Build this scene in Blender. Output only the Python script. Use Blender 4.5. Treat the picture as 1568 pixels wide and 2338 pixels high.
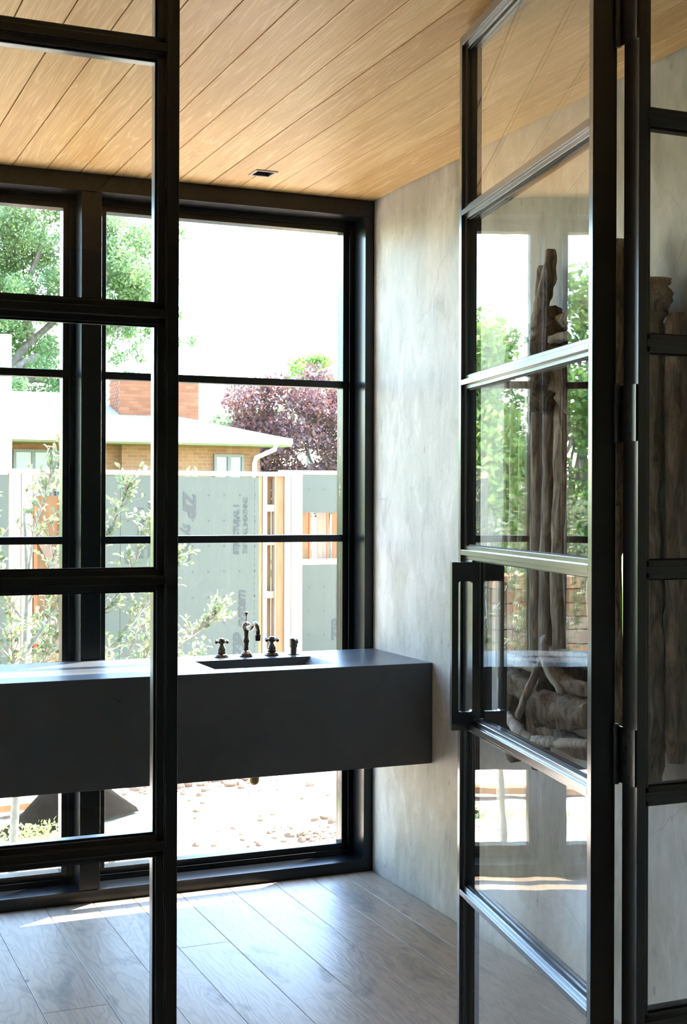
import bpy, bmesh, math, random
import numpy as np
from mathutils import Vector, Matrix, noise

for o in list(bpy.data.objects):
    bpy.data.objects.remove(o)
S = bpy.context.scene
C = S.collection
R = math.radians

# ------------------------------------------------------------------ camera
cam_d = bpy.data.cameras.new('camera')
cam = bpy.data.objects.new('camera', cam_d)
C.objects.link(cam)
cam_d.sensor_fit = 'HORIZONTAL'
cam_d.sensor_width = 36.0
cam_d.lens = 36.0 * 3082.4 / 1568.0
cam_d.shift_y = -24.04 / 1568.0
cam_d.clip_start = 0.05
cam_d.clip_end = 400
cam.matrix_world = (Matrix.Translation((0, 0, 1.5097)) @ Matrix.Rotation(R(-23.042), 4, 'Z')
                    @ Matrix.Rotation(R(90), 4, 'X') @ Matrix.Rotation(R(0.181), 4, 'Z'))
S.camera = cam

# ------------------------------------------------------------------ sky, sun, exposure
SUN_EL, SUN_AZ = 56.0, 59.0          # azimuth from +Y towards +X
w = bpy.data.worlds.new('world'); S.world = w
w.use_nodes = True
wn = w.node_tree
bg = wn.nodes['Background']
sky = wn.nodes.new('ShaderNodeTexSky')
sky.sky_type = 'NISHITA'
sky.sun_disc = False
sky.sun_elevation = R(SUN_EL)
sky.sun_rotation = R(SUN_AZ)
sky.air_density = 1.25
sky.dust_density = 0.4
sky.ozone_density = 3.0
wn.links.new(sky.outputs[0], bg.inputs[0])
bg.inputs[1].default_value = 0.54
sd = bpy.data.lights.new('sun', 'SUN')
sd.energy = 9.0
sd.angle = R(0.55)
sd.color = (1.0, 0.90, 0.76)
sun = bpy.data.objects.new('sun', sd)
C.objects.link(sun)
_sv = Vector((math.sin(R(SUN_AZ)) * math.cos(R(SUN_EL)), math.cos(R(SUN_AZ)) * math.cos(R(SUN_EL)), math.sin(R(SUN_EL))))
sun.rotation_euler = _sv.to_track_quat('Z', 'Y').to_euler()
sun.location = _sv * 40
vs = S.view_settings
vs.view_transform = 'Standard'
vs.look = 'None'
vs.gamma = 1.0
vs.use_curve_mapping = False
vs.exposure = 2.38

# ------------------------------------------------------------------ helpers
class MB:
    def __init__(self):
        self.v = []; self.f = []
    def add(self, vs_, fs_):
        o = len(self.v)
        self.v += [tuple(p) for p in vs_]
        self.f += [tuple(i + o for i in q) for q in fs_]
        return self
    def box(self, x0, x1, y0, y1, z0, z1):
        return self.add([(x0, y0, z0), (x1, y0, z0), (x1, y1, z0), (x0, y1, z0), (x0, y0, z1), (x1, y0, z1), (x1, y1, z1), (x0, y1, z1)],
                        [(0, 3, 2, 1), (4, 5, 6, 7), (0, 1, 5, 4), (1, 2, 6, 5), (2, 3, 7, 6), (3, 0, 4, 7)])
    def bar(self, a, b, wd, dp, up=(0, 0, 1)):
        a = Vector(a); b = Vector(b); d = (b - a).normalized(); up = Vector(up)
        s = d.cross(up)
        if s.length < 1e-4: s = d.cross(Vector((0, 1, 0)))
        s.normalize(); u = s.cross(d).normalized()
        c = []
        for q in (a, b):
            for i, j in ((-1, -1), (1, -1), (1, 1), (-1, 1)):
                c.append(q + s * (i * wd / 2) + u * (j * dp / 2))
        return self.add(c, [(0, 1, 2, 3), (7, 6, 5, 4), (0, 4, 5, 1), (1, 5, 6, 2), (2, 6, 7, 3), (3, 7, 4, 0)])
    def prism(self, poly, fn, a, b):
        n = len(poly)
        vv = [fn(p[0], p[1], a) for p in poly] + [fn(p[0], p[1], b) for p in poly]
        ff = [tuple(range(n - 1, -1, -1)), tuple(range(n, 2 * n))]
        for i in range(n):
            j = (i + 1) % n
            ff.append((i, j, n + j, n + i))
        return self.add(vv, ff)
    def lathe(self, prof, c=(0, 0, 0), n=20, axis='Z'):
        vv = []; ff = []
        m = len(prof)
        for r, h in prof:
            for k in range(n):
                a = 2 * math.pi * k / n
                x, y = r * math.cos(a), r * math.sin(a)
                p = (x, y, h) if axis == 'Z' else ((h, x, y) if axis == 'X' else (x, h, y))
                vv.append((c[0] + p[0], c[1] + p[1], c[2] + p[2]))
        for i in range(m - 1):
            for k in range(n):
                j = (k + 1) % n
                ff.append((i * n + k, i * n + j, (i + 1) * n + j, (i + 1) * n + k))
        ff.append(tuple(range(n - 1, -1, -1)))
        ff.append(tuple((m - 1) * n + k for k in range(n)))
        return self.add(vv, ff)
    def tube(self, pts, rads, n=8, jit=0.0, seed=0, flat=1.0):
        pts = [Vector(p) for p in pts]
        if not hasattr(rads, '__len__'): rads = [rads] * len(pts)
        vv = []; ff = []
        up = Vector((0.13, 0.31, 0.94))
        for i, p in enumerate(pts):
            d = (pts[min(i + 1, len(pts) - 1)] - pts[max(i - 1, 0)]).normalized()
            s = d.cross(up)
            if s.length < 0.05: s = d.cross(Vector((1, 0, 0)))
            s.normalize(); u = s.cross(d)
            for k in range(n):
                a = 2 * math.pi * k / n
                r = rads[i]
                if jit:
                    r *= 1 + jit * noise.noise(Vector((math.cos(a) * 1.6 + seed * 3.1, math.sin(a) * 1.6 - seed, i * 0.45 + seed * 7.7)))
                    r *= 1 + jit * 0.5 * noise.noise(Vector((math.cos(a) * 4 + seed, math.sin(a) * 4, i * 1.3)))
                vv.append(p + s * (math.cos(a) * r) + u * (math.sin(a) * r * flat))
        for i in range(len(pts) - 1):
            for k in range(n):
                j = (k + 1) % n
                ff.append((i * n + k, (i) * n + j, (i + 1) * n + j, (i + 1) * n + k))
        ff.append(tuple(range(n - 1, -1, -1)))
        ff.append(tuple((len(pts) - 1) * n + k for k in range(n)))
        return self.add(vv, ff)
    def sphere(self, c, r, n=12, m=8, sc=(1, 1, 1)):
        prof = [(max(1e-5, math.sin(math.pi * i / m)) * r, -math.cos(math.pi * i / m) * r) for i in range(m + 1)]
        t = MB().lathe(prof, (0, 0, 0), n)
        return self.add([(c[0] + p[0] * sc[0], c[1] + p[1] * sc[1], c[2] + p[2] * sc[2]) for p in t.v], t.f)
    def build(self, name, mat, parent=None, smooth=False, bevel=0.0, local=False, seg=2, recalc=True):
        me = bpy.data.meshes.new(name)
        me.from_pydata(self.v, [], self.f)
        if recalc:
            b = bmesh.new(); b.from_mesh(me)
            bmesh.ops.recalc_face_normals(b, faces=b.faces)
            b.to_mesh(me); b.free()
        if smooth:
            for p in me.polygons: p.use_smooth = True
        me.materials.append(mat)
        return place(name, me, parent, local, bevel, seg)

def place(name, me, parent=None, local=False, bevel=0.0, seg=2):
    o = bpy.data.objects.new(name, me)
    C.objects.link(o)
    if parent is not None:
        o.parent = parent
        if not local:
            # parts are modelled in world space: undo the empty's own transform (mesh parents sit at the origin)
            if parent.type == 'EMPTY':
                o.matrix_parent_inverse = (Matrix.Translation(parent.location) @ parent.rotation_euler.to_matrix().to_4x4()).inverted()
    if bevel:
        b = o.modifiers.new('bevel', 'BEVEL')
        b.width = bevel; b.segments = seg; b.limit_method = 'ANGLE'; b.angle_limit = R(40)
        b.harden_normals = False
    return o

def tag(o, label=None, cat=None, group=None, kind=None):
    if label: o['label'] = label
    if cat: o['category'] = cat
    if group: o['group'] = group
    if kind: o['kind'] = kind
    return o

def empty(name, loc=(0, 0, 0), rz=0.0, **k):
    e = bpy.data.objects.new(name, None)
    C.objects.link(e)
    e.location = loc
    e.rotation_euler = (0, 0, rz)
    e.empty_display_size = 0.1
    return tag(e, **k)

def copy_tree(o, parent=None, keep=None):
    c = o.copy(); C.objects.link(c)
    if parent is not None: c.parent = parent
    for ch in [q for q in bpy.data.objects if q.parent is o]:
        copy_tree(ch, c)
    return c

def text_mesh(body, size, shear=0.0, offset=0.0, space=1.0):
    cu = bpy.data.curves.new('lettering', 'FONT')
    cu.body = body; cu.size = size; cu.shear = shear; cu.extrude = 0.0006; cu.offset = offset; cu.space_character = space
    cu.resolution_u = 3
    o = bpy.data.objects.new('lettering', cu); C.objects.link(o)
    dg = bpy.context.evaluated_depsgraph_get()
    me = bpy.data.meshes.new_from_object(o.evaluated_get(dg))
    bpy.data.objects.remove(o); bpy.data.curves.remove(cu)
    return me

# ------------------------------------------------------------------ materials
def new_mat(name):
    m = bpy.data.materials.new(name); m.use_nodes = True
    nt = m.node_tree
    return m, nt, nt.nodes['Principled BSDF']

def nd(nt, typ, ins=None, **at):
    n = nt.nodes.new(typ)
    for k, v in at.items(): setattr(n, k, v)
    for k, v in (ins or {}).items():
        if isinstance(v, bpy.types.NodeSocket): nt.links.new(v, n.inputs[k])
        else: n.inputs[k].default_value = v
    return n

def ramp(nt, fac, stops, interp='LINEAR'):
    r = nt.nodes.new('ShaderNodeValToRGB')
    r.color_ramp.interpolation = interp
    el = r.color_ramp.elements
    while len(el) > 1: el.remove(el[-1])
    for i, (p, c) in enumerate(stops):
        e = el[0] if i == 0 else el.new(p)
        e.position = p
        e.color = (c, c, c, 1) if not hasattr(c, '__len__') else (*c, 1)
    nt.links.new(fac, r.inputs[0])
    return r.outputs[0]

def mixc(nt, fac, a, b, mode='MIX'):
    n = nt.nodes.new('ShaderNodeMix'); n.data_type = 'RGBA'; n.blend_type = mode
    for i, v in ((0, fac), (6, a), (7, b)):
        if isinstance(v, bpy.types.NodeSocket): nt.links.new(v, n.inputs[i])
        elif i == 0: n.inputs[0].default_value = v
        else: n.inputs[i].default_value = (*v, 1)
    return n.outputs[2]

def math_(nt, op, a, b=None, clamp=False):
    n = nt.nodes.new('ShaderNodeMath'); n.operation = op; n.use_clamp = clamp
    for i, v in ((0, a), (1, b)):
        if v is None: continue
        if isinstance(v, bpy.types.NodeSocket): nt.links.new(v, n.inputs[i])
        else: n.inputs[i].default_value = v
    return n.outputs[0]

def coords(nt, scale=(1, 1, 1), rnd=0.0):
    tc = nt.nodes.new('ShaderNodeTexCoord')
    v = tc.outputs['Object']
    if rnd:
        oi = nt.nodes.new('ShaderNodeObjectInfo')
        cmb = nd(nt, 'ShaderNodeCombineXYZ', {0: math_(nt, 'MULTIPLY', oi.outputs['Random'], rnd), 1: math_(nt, 'MULTIPLY', oi.outputs['Random'], rnd * 3.7), 2: math_(nt, 'MULTIPLY', oi.outputs['Random'], rnd * 1.9)})
        v = nd(nt, 'ShaderNodeVectorMath', {0: v, 1: cmb.outputs[0]}, operation='ADD').outputs[0]
    mp = nd(nt, 'ShaderNodeMapping', {'Vector': v, 'Scale': scale})
    return mp.outputs[0]

def objrand(nt):
    return nt.nodes.new('ShaderNodeObjectInfo').outputs['Random']

def bump(nt, bsdf, h, strength=0.3, dist=0.01):
    b = nd(nt, 'ShaderNodeBump', {'Height': h, 'Strength': strength, 'Distance': dist})
    nt.links.new(b.outputs[0], bsdf.inputs['Normal'])
    return b

def simple(name, col, rough=0.5, metal=0.0, spec=0.5, var=0.0, nscale=20, bumpd=0.0, randvar=0.0):
    m, nt, p = new_mat(name)
    p.inputs['Roughness'].default_value = rough
    p.inputs['Metallic'].default_value = metal
    p.inputs['Specular IOR Level'].default_value = spec
    if var or bumpd or randvar:
        n = nd(nt, 'ShaderNodeTexNoise', {'Vector': coords(nt, (1, 1, 1), 5.0 if randvar else 0.0), 'Scale': nscale, 'Detail': 5.0})
        a = tuple(max(0, c * (1 - var)) for c in col); b = tuple(min(1, c * (1 + var)) for c in col)
        c = mixc(nt, n.outputs[0], a, b)
        if randvar:
            hs = nd(nt, 'ShaderNodeHueSaturation', {'Color': c, 'Value': math_(nt, 'ADD', math_(nt, 'MULTIPLY', objrand(nt), 2 * randvar), 1 - randvar)})
            c = hs.outputs[0]
        nt.links.new(c, p.inputs['Base Color'])
        if bumpd: bump(nt, p, n.outputs[0], 0.5, bumpd)
    else:
        p.inputs['Base Color'].default_value = (*col, 1)
    return m

def mat_plank_ceiling():
    m, nt, p = new_mat('oiled cedar boards')
    v = coords(nt, (1, 1, 1), 31.0)
    # long soft warp, then ring lines drawn out along the board
    wv = nd(nt, 'ShaderNodeMapping', {'Vector': v, 'Scale': (7.0, 0.32, 7.0)}).outputs[0]
    warp = nd(nt, 'ShaderNodeTexNoise', {'Vector': wv, 'Scale': 1.3, 'Detail': 3.0, 'Roughness': 0.5})
    lines = nd(nt, 'ShaderNodeMath', {0: math_(nt, 'MULTIPLY', warp.outputs[0], 46.0)}, operation='SINE').outputs[0]
    fine = nd(nt, 'ShaderNodeTexNoise', {'Vector': nd(nt, 'ShaderNodeMapping', {'Vector': v, 'Scale': (130, 5, 130)}).outputs[0], 'Scale': 1.0, 'Detail': 4.0})
    wob = nd(nt, 'ShaderNodeTexNoise', {'Vector': nd(nt, 'ShaderNodeMapping', {'Vector': v, 'Scale': (40, 11, 40)}).outputs[0], 'Scale': 1.0, 'Detail': 2.0})
    l2 = nd(nt, 'ShaderNodeMath', {0: math_(nt, 'ADD', math_(nt, 'MULTIPLY', warp.outputs[0], 150.0), math_(nt, 'MULTIPLY', wob.outputs[0], 4.5))}, operation='SINE').outputs[0]
    rc = ramp(nt, objrand(nt), [(0.0, (0.62, 0.365, 0.135)), (0.2, (0.80, 0.53, 0.22)), (0.4, (0.68, 0.42, 0.165)), (0.6, (0.84, 0.58, 0.265)), (0.8, (0.70, 0.43, 0.175)), (1.0, (0.78, 0.52, 0.22))])
    c = mixc(nt, math_(nt, 'MULTIPLY', ramp(nt, l2, [(0.5, 0.0), (1.0, 1.0)]), 0.42), rc, (0.97, 0.76, 0.45))
    c = mixc(nt, math_(nt, 'MULTIPLY', ramp(nt, lines, [(0.2, 0.0), (1.0, 1.0)]), 0.24), c, (0.48, 0.25, 0.09))
    blot = nd(nt, 'ShaderNodeTexNoise', {'Vector': nd(nt, 'ShaderNodeMapping', {'Vector': v, 'Scale': (4, 1.2, 4)}).outputs[0], 'Scale': 1.0, 'Detail': 3.0})
    c = mixc(nt, math_(nt, 'MULTIPLY', ramp(nt, blot.outputs[0], [(0.5, 0.0), (0.75, 1.0)]), 0.35), c, (0.50, 0.25, 0.10))
    c = mixc(nt, math_(nt, 'MULTIPLY', ramp(nt, fine.outputs[0], [(0.35, 1.0), (0.6, 0.0)]), 0.22), c, (0.40, 0.19, 0.07))
    nt.links.new(c, p.inputs['Base Color'])
    p.inputs['Roughness'].default_value = 0.42
    p.inputs['Specular IOR Level'].default_value = 0.35
    bump(nt, p, l2, 0.12, 0.0008)
    return m

def mat_floor():
    m, nt, p = new_mat('grey oiled oak boards')
    v = coords(nt, (1, 1, 1), 23.0)
    wv = nd(nt, 'ShaderNodeMapping', {'Vector': v, 'Scale': (4.5, 0.75, 4.5)}).outputs[0]
    warp = nd(nt, 'ShaderNodeTexNoise', {'Vector': wv, 'Scale': 1.4, 'Detail': 3.5, 'Roughness': 0.5})
    rings = nd(nt, 'ShaderNodeMath', {0: math_(nt, 'MULTIPLY', warp.outputs[0], 120.0)}, operation='SINE').outputs[0]
    fine = nd(nt, 'ShaderNodeTexNoise', {'Vector': nd(nt, 'ShaderNodeMapping', {'Vector': v, 'Scale': (120, 6, 120)}).outputs[0], 'Scale': 1.0, 'Detail': 4.0})
    rc = ramp(nt, objrand(nt), [(0.0, (0.33, 0.255, 0.18)), (0.35, (0.40, 0.315, 0.225)), (0.7, (0.365, 0.28, 0.195)), (1.0, (0.44, 0.35, 0.26))])
    c = mixc(nt, math_(nt, 'MULTIPLY', ramp(nt, rings, [(0.25, 0.0), (0.95, 1.0)]), 0.40), rc, (0.19, 0.135, 0.095))
    c = mixc(nt, math_(nt, 'MULTIPLY', ramp(nt, fine.outputs[0], [(0.38, 1.0), (0.58, 0.0)]), 0.30), c, (0.20, 0.15, 0.105))
    st = nd(nt, 'ShaderNodeTexNoise', {'Vector': nd(nt, 'ShaderNodeMapping', {'Vector': v, 'Scale': (6.5, 2.6, 6.5)}).outputs[0], 'Scale': 1.0, 'Detail': 5.0, 'Roughness': 0.62, 'Distortion': 0.6})
    sm = ramp(nt, st.outputs[0], [(0.56, 0.0), (0.72, 1.0)])
    c = mixc(nt, math_(nt, 'MULTIPLY', sm, 0.72), c, (0.075, 0.066, 0.062))
    vo = nd(nt, 'ShaderNodeTexVoronoi', {'Vector': nd(nt, 'ShaderNodeMapping', {'Vector': v, 'Scale': (3.2, 2.2, 3.2)}).outputs[0], 'Scale': 1.0, 'Randomness': 1.0})
    kn = ramp(nt, vo.outputs['Distance'], [(0.018, 1.0), (0.04, 0.0)])
    c = mixc(nt, kn, c, (0.012, 0.01, 0.01))
    nt.links.new(c, p.inputs['Base Color'])
    nt.links.new(math_(nt, 'ADD', math_(nt, 'MULTIPLY', sm, 0.08), 0.40), p.inputs['Roughness'])
    p.inputs['Specular IOR Level'].default_value = 0.95
    bump(nt, p, math_(nt, 'ADD', math_(nt, 'MULTIPLY', fine.outputs[0], 0.7), math_(nt, 'MULTIPLY', rings, 0.18)), 0.22, 0.002)
    return m

def mat_plaster():
    m, nt, p = new_mat('troweled lime plaster')
    v = coords(nt, (1, 1, 1))
    a = nd(nt, 'ShaderNodeTexNoise', {'Vector': nd(nt, 'ShaderNodeMapping', {'Vector': v, 'Scale': (3, 3.2, 1.2)}).outputs[0], 'Scale': 1.0, 'Detail': 6.0, 'Roughness': 0.6, 'Distortion': 0.8})
    b = nd(nt, 'ShaderNodeTexNoise', {'Vector': nd(nt, 'ShaderNodeMapping', {'Vector': v, 'Scale': (13, 14, 6)}).outputs[0], 'Scale': 1.0, 'Detail': 6.0, 'Roughness': 0.62, 'Distortion': 0.5})
    g = nd(nt, 'ShaderNodeTexNoise', {'Vector': v, 'Scale': 55.0, 'Detail': 5.0})
    c = ramp(nt, a.outputs[0], [(0.30, (0.27, 0.25, 0.205)), (0.44, (0.39, 0.37, 0.315)), (0.56, (0.465, 0.445, 0.39)), (0.70, (0.56, 0.54, 0.49))])
    c = mixc(nt, math_(nt, 'MULTIPLY', ramp(nt, b.outputs[0], [(0.50, 0.0), (0.68, 1.0)]), 0.6), c, (0.27, 0.255, 0.22))
    c = mixc(nt, math_(nt, 'MULTIPLY', ramp(nt, b.outputs[0], [(0.28, 1.0), (0.45, 0.0)]), 0.4), c, (0.70, 0.69, 0.65))
    sp = nd(nt, 'ShaderNodeTexNoise', {'Vector': nd(nt, 'ShaderNodeMapping', {'Vector': v, 'Scale': (30, 34, 13)}).outputs[0], 'Scale': 1.0, 'Detail': 3.0})
    c = mixc(nt, math_(nt, 'MULTIPLY', ramp(nt, sp.outputs[0], [(0.69, 0.0), (0.76, 1.0)]), 0.6), c, (0.14, 0.135, 0.125))
    # hairline cracks
    wob = nd(nt, 'ShaderNodeTexNoise', {'Vector': v, 'Scale': 6.0, 'Detail': 4.0})
    vv = nd(nt, 'ShaderNodeVectorMath', {0: v, 1: nd(nt, 'ShaderNodeVectorMath', {0: wob.outputs[1], 3: 0.16}, operation='SCALE').outputs[0]}, operation='ADD').outputs[0]
    vo = nd(nt, 'ShaderNodeTexVoronoi', {'Vector': nd(nt, 'ShaderNodeMapping', {'Vector': vv, 'Scale': (0.0, 1.15, 0.75), 'Location': (0, 0.35, 0.2)}).outputs[0], 'Scale': 1.0}, feature='DISTANCE_TO_EDGE')
    ck = ramp(nt, vo.outputs['Distance'], [(0.0, 1.0), (0.0022, 0.0)])
    c = mixc(nt, math_(nt, 'MULTIPLY', ck, math_(nt, 'MULTIPLY', ramp(nt, a.outputs[0], [(0.46, 0.0), (0.56, 1.0)]), 0.30)), c, (0.16, 0.15, 0.14))
    nt.links.new(c, p.inputs['Base Color'])
    nt.links.new(ramp(nt, a.outputs[0], [(0.3, 0.42), (0.7, 0.62)]), p.inputs['Roughness'])
    p.inputs['Specular IOR Level'].default_value = 0.4
    h = math_(nt, 'ADD', b.outputs[0], math_(nt, 'MULTIPLY', g.outputs[0], 0.25))
    bump(nt, p, h, 0.35, 0.006)
    return m

def mat_glass(name, wob=0.0, tint=(0.97, 0.99, 0.98), ior=1.5):
    m, nt, p = new_mat(name)
    nt.nodes.remove(p)
    out = nt.nodes['Material Output']
    geo = nt.nodes.new('ShaderNodeNewGeometry')
    io = math_(nt, 'ADD', math_(nt, 'MULTIPLY', geo.outputs['Backfacing'], 1.0 / ior - ior), ior)
    fr = nd(nt, 'ShaderNodeFresnel', {'IOR': io})
    tr = nd(nt, 'ShaderNodeBsdfTransparent', {'Color': (*tint, 1)})
    gl = nd(nt, 'ShaderNodeBsdfGlossy', {'Color': (1, 1, 1, 1), 'Roughness': 0.0})
    if wob:
        v = coords(nt, (1, 1, 1), 9.0)
        n1 = nd(nt, 'ShaderNodeTexNoise', {'Vector': nd(nt, 'ShaderNodeMapping', {'Vector': v, 'Scale': (1.0, 1.0, 5.0)}).outputs[0], 'Scale': 2.2, 'Detail': 1.0})
        b = nd(nt, 'ShaderNodeBump', {'Height': n1.outputs[0], 'Strength': 1.0, 'Distance': wob})
        nt.links.new(b.outputs[0], gl.inputs['Normal'])
    mx = nd(nt, 'ShaderNodeMixShader', {0: fr.outputs[0], 1: tr.outputs[0], 2: gl.outputs[0]})
    nt.links.new(mx.outputs[0], out.inputs[0])
    return m

def mat_wood_streak(name, cols, scale=(60, 60, 4), rough=0.7, bumpd=0.004, rnd=9.0, knots=True):
    m, nt, p = new_mat(name)
    v = coords(nt, (1, 1, 1), rnd)
    n1 = nd(nt, 'ShaderNodeTexNoise', {'Vector': nd(nt, 'ShaderNodeMapping', {'Vector': v, 'Scale': scale}).outputs[0], 'Scale': 1.0, 'Detail': 6.0, 'Roughness': 0.6, 'Distortion': 0.8})
    n2 = nd(nt, 'ShaderNodeTexNoise', {'Vector': v, 'Scale': 5.0, 'Detail': 3.0})
    c = ramp(nt, n1.outputs[0], [(0.3, cols[0]), (0.5, cols[1]), (0.7, cols[2])])
    c = mixc(nt, math_(nt, 'MULTIPLY', ramp(nt, n2.outputs[0], [(0.4, 0.0), (0.7, 1.0)]), 0.4), c, cols[0])
    hs = nd(nt, 'ShaderNodeHueSaturation', {'Color': c, 'Value': math_(nt, 'ADD', math_(nt, 'MULTIPLY', objrand(nt), 0.5), 0.75)})
    nt.links.new(hs.outputs[0], p.inputs['Base Color'])
    p.inputs['Roughness'].default_value = rough
    p.inputs['Specular IOR Level'].default_value = 0.25
    if bumpd: bump(nt, p, n1.outputs[0], 0.8, bumpd)
    return m

def mat_leaf(name, c0, c1, trans=0.5, rough=0.45, backcol=None):
    m, nt, p = new_mat(name)
    out = nt.nodes['Material Output']
    n = nd(nt, 'ShaderNodeTexNoise', {'Vector': coords(nt, (1, 1, 1), 4.0), 'Scale': 1.7, 'Detail': 4.0})
    n2 = nd(nt, 'ShaderNodeTexNoise', {'Vector': coords(nt, (1, 1, 1), 4.0), 'Scale': 14.0, 'Detail': 2.0})
    f = math_(nt, 'ADD', math_(nt, 'MULTIPLY', n.outputs[0], 0.5), math_(nt, 'MULTIPLY', n2.outputs[0], 0.5))
    c = mixc(nt, ramp(nt, f, [(0.38, 0.0), (0.62, 1.0)]), c0, c1)
    nt.links.new(c, p.inputs['Base Color'])
    p.inputs['Roughness'].default_value = rough
    p.inputs['Specular IOR Level'].default_value = 0.45
    t = nd(nt, 'ShaderNodeBsdfTranslucent', {'Color': c})
    mx = nd(nt, 'ShaderNodeMixShader', {0: trans, 1: p.outputs[0], 2: t.outputs[0]})
    nt.links.new(mx.outputs[0], out.inputs[0])
    return m

def mat_ground():
    m, nt, p = new_mat('dry graded soil')
    v = coords(nt)
    a = nd(nt, 'ShaderNodeTexNoise', {'Vector': v, 'Scale': 0.8, 'Detail': 7.0, 'Roughness': 0.65})
    b = nd(nt, 'ShaderNodeTexNoise', {'Vector': v, 'Scale': 9.0, 'Detail': 7.0, 'Roughness': 0.7})
    c = ramp(nt, a.outputs[0], [(0.3, (0.46, 0.36, 0.265)), (0.55, (0.56, 0.465, 0.365)), (0.75, (0.62, 0.53, 0.43))])
    c = mixc(nt, math_(nt, 'MULTIPLY', ramp(nt, b.outputs[0], [(0.56, 0.0), (0.72, 1.0)]), 0.7), c, (0.15, 0.095, 0.06))
    # grass grows further out
    sx = nd(nt, 'ShaderNodeSeparateXYZ', {0: v})
    far = math_(nt, 'MULTIPLY', math_(nt, 'SUBTRACT', math_(nt, 'ADD', sx.outputs[1], math_(nt, 'MULTIPLY', a.outputs[0], 4.0)), 16.0), 0.35, True)
    c = mixc(nt, far, c, (0.12, 0.20, 0.05))
    nt.links.new(c, p.inputs['Base Color'])
    p.inputs['Roughness'].default_value = 0.95
    p.inputs['Specular IOR Level'].default_value = 0.1
    bump(nt, p, b.outputs[0], 0.7, 0.04)
    return m

def mat_brickwall():
    m, nt, p = new_mat('orange brick courses')
    tc = nt.nodes.new('ShaderNodeTexCoord')
    sx = nd(nt, 'ShaderNodeSeparateXYZ', {0: tc.outputs['Object']})
    v = nd(nt, 'ShaderNodeCombineXYZ', {0: math_(nt, 'ADD', sx.outputs[0], sx.outputs[1]), 1: sx.outputs[2], 2: 0.0}).outputs[0]
    bt = nd(nt, 'ShaderNodeTexBrick', {'Vector': v, 'Scale': 1.0, 'Color1': (0.20, 0.083, 0.038, 1), 'Color2': (0.25, 0.112, 0.055, 1), 'Mortar': (0.22, 0.15, 0.10, 1),
                                       'Mortar Size': 0.006, 'Brick Width': 0.21, 'Row Height': 0.072, 'Bias': 0.0})
    nt.links.new(bt.outputs[0], p.inputs['Base Color'])
    p.inputs['Roughness'].default_value = 0.9
    return m

def mat_shingle():
    m, nt, p = new_mat('pale asphalt shingles')
    tc = nt.nodes.new('ShaderNodeTexCoord')
    sx = nd(nt, 'ShaderNodeSeparateXYZ', {0: tc.outputs['Object']})
    v = nd(nt, 'ShaderNodeCombineXYZ', {0: math_(nt, 'ADD', sx.outputs[0], math_(nt, 'MULTIPLY', sx.outputs[1], 0.13)), 1: math_(nt, 'MULTIPLY', sx.outputs[2], 3.0), 2: 0.0}).outputs[0]
    bt = nd(nt, 'ShaderNodeTexBrick', {'Vector': v, 'Scale': 1.0, 'Color1': (0.30, 0.28, 0.26, 1), 'Color2': (0.38, 0.36, 0.33, 1), 'Mortar': (0.20, 0.19, 0.18, 1),
                                       'Mortar Size': 0.012, 'Brick Width': 0.33, 'Row Height': 0.14})
    nt.links.new(bt.outputs[0], p.inputs['Base Color'])
    p.inputs['Roughness'].default_value = 0.9
    return m

def mat_concrete():
    m, nt, p = new_mat('dark cast concrete')
    v = coords(nt)
    a = nd(nt, 'ShaderNodeTexNoise', {'Vector': v, 'Scale': 3.0, 'Detail': 6.0, 'Roughness': 0.6, 'Distortion': 0.5})
    b = nd(nt, 'ShaderNodeTexNoise', {'Vector': v, 'Scale': 40.0, 'Detail': 4.0})
    c = ramp(nt, a.outputs[0], [(0.3, (0.060, 0.066, 0.074)), (0.6, (0.080, 0.089, 0.099)), (0.8, (0.100, 0.110, 0.120))])
    nt.links.new(c, p.inputs['Base Color'])
    nt.links.new(ramp(nt, a.outputs[0], [(0.3, 0.27), (0.7, 0.36)]), p.inputs['Roughness'])
    p.inputs['Specular IOR Level'].default_value = 0.5
    bump(nt, p, b.outputs[0], 0.12, 0.0012)
    return m

def coated(m, rough, ior, wt=1.0):
    p = m.node_tree.nodes['Principled BSDF']
    p.inputs['Coat Weight'].default_value = wt
    p.inputs['Coat Roughness'].default_value = rough
    p.inputs['Coat IOR'].default_value = ior
    return m

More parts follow.
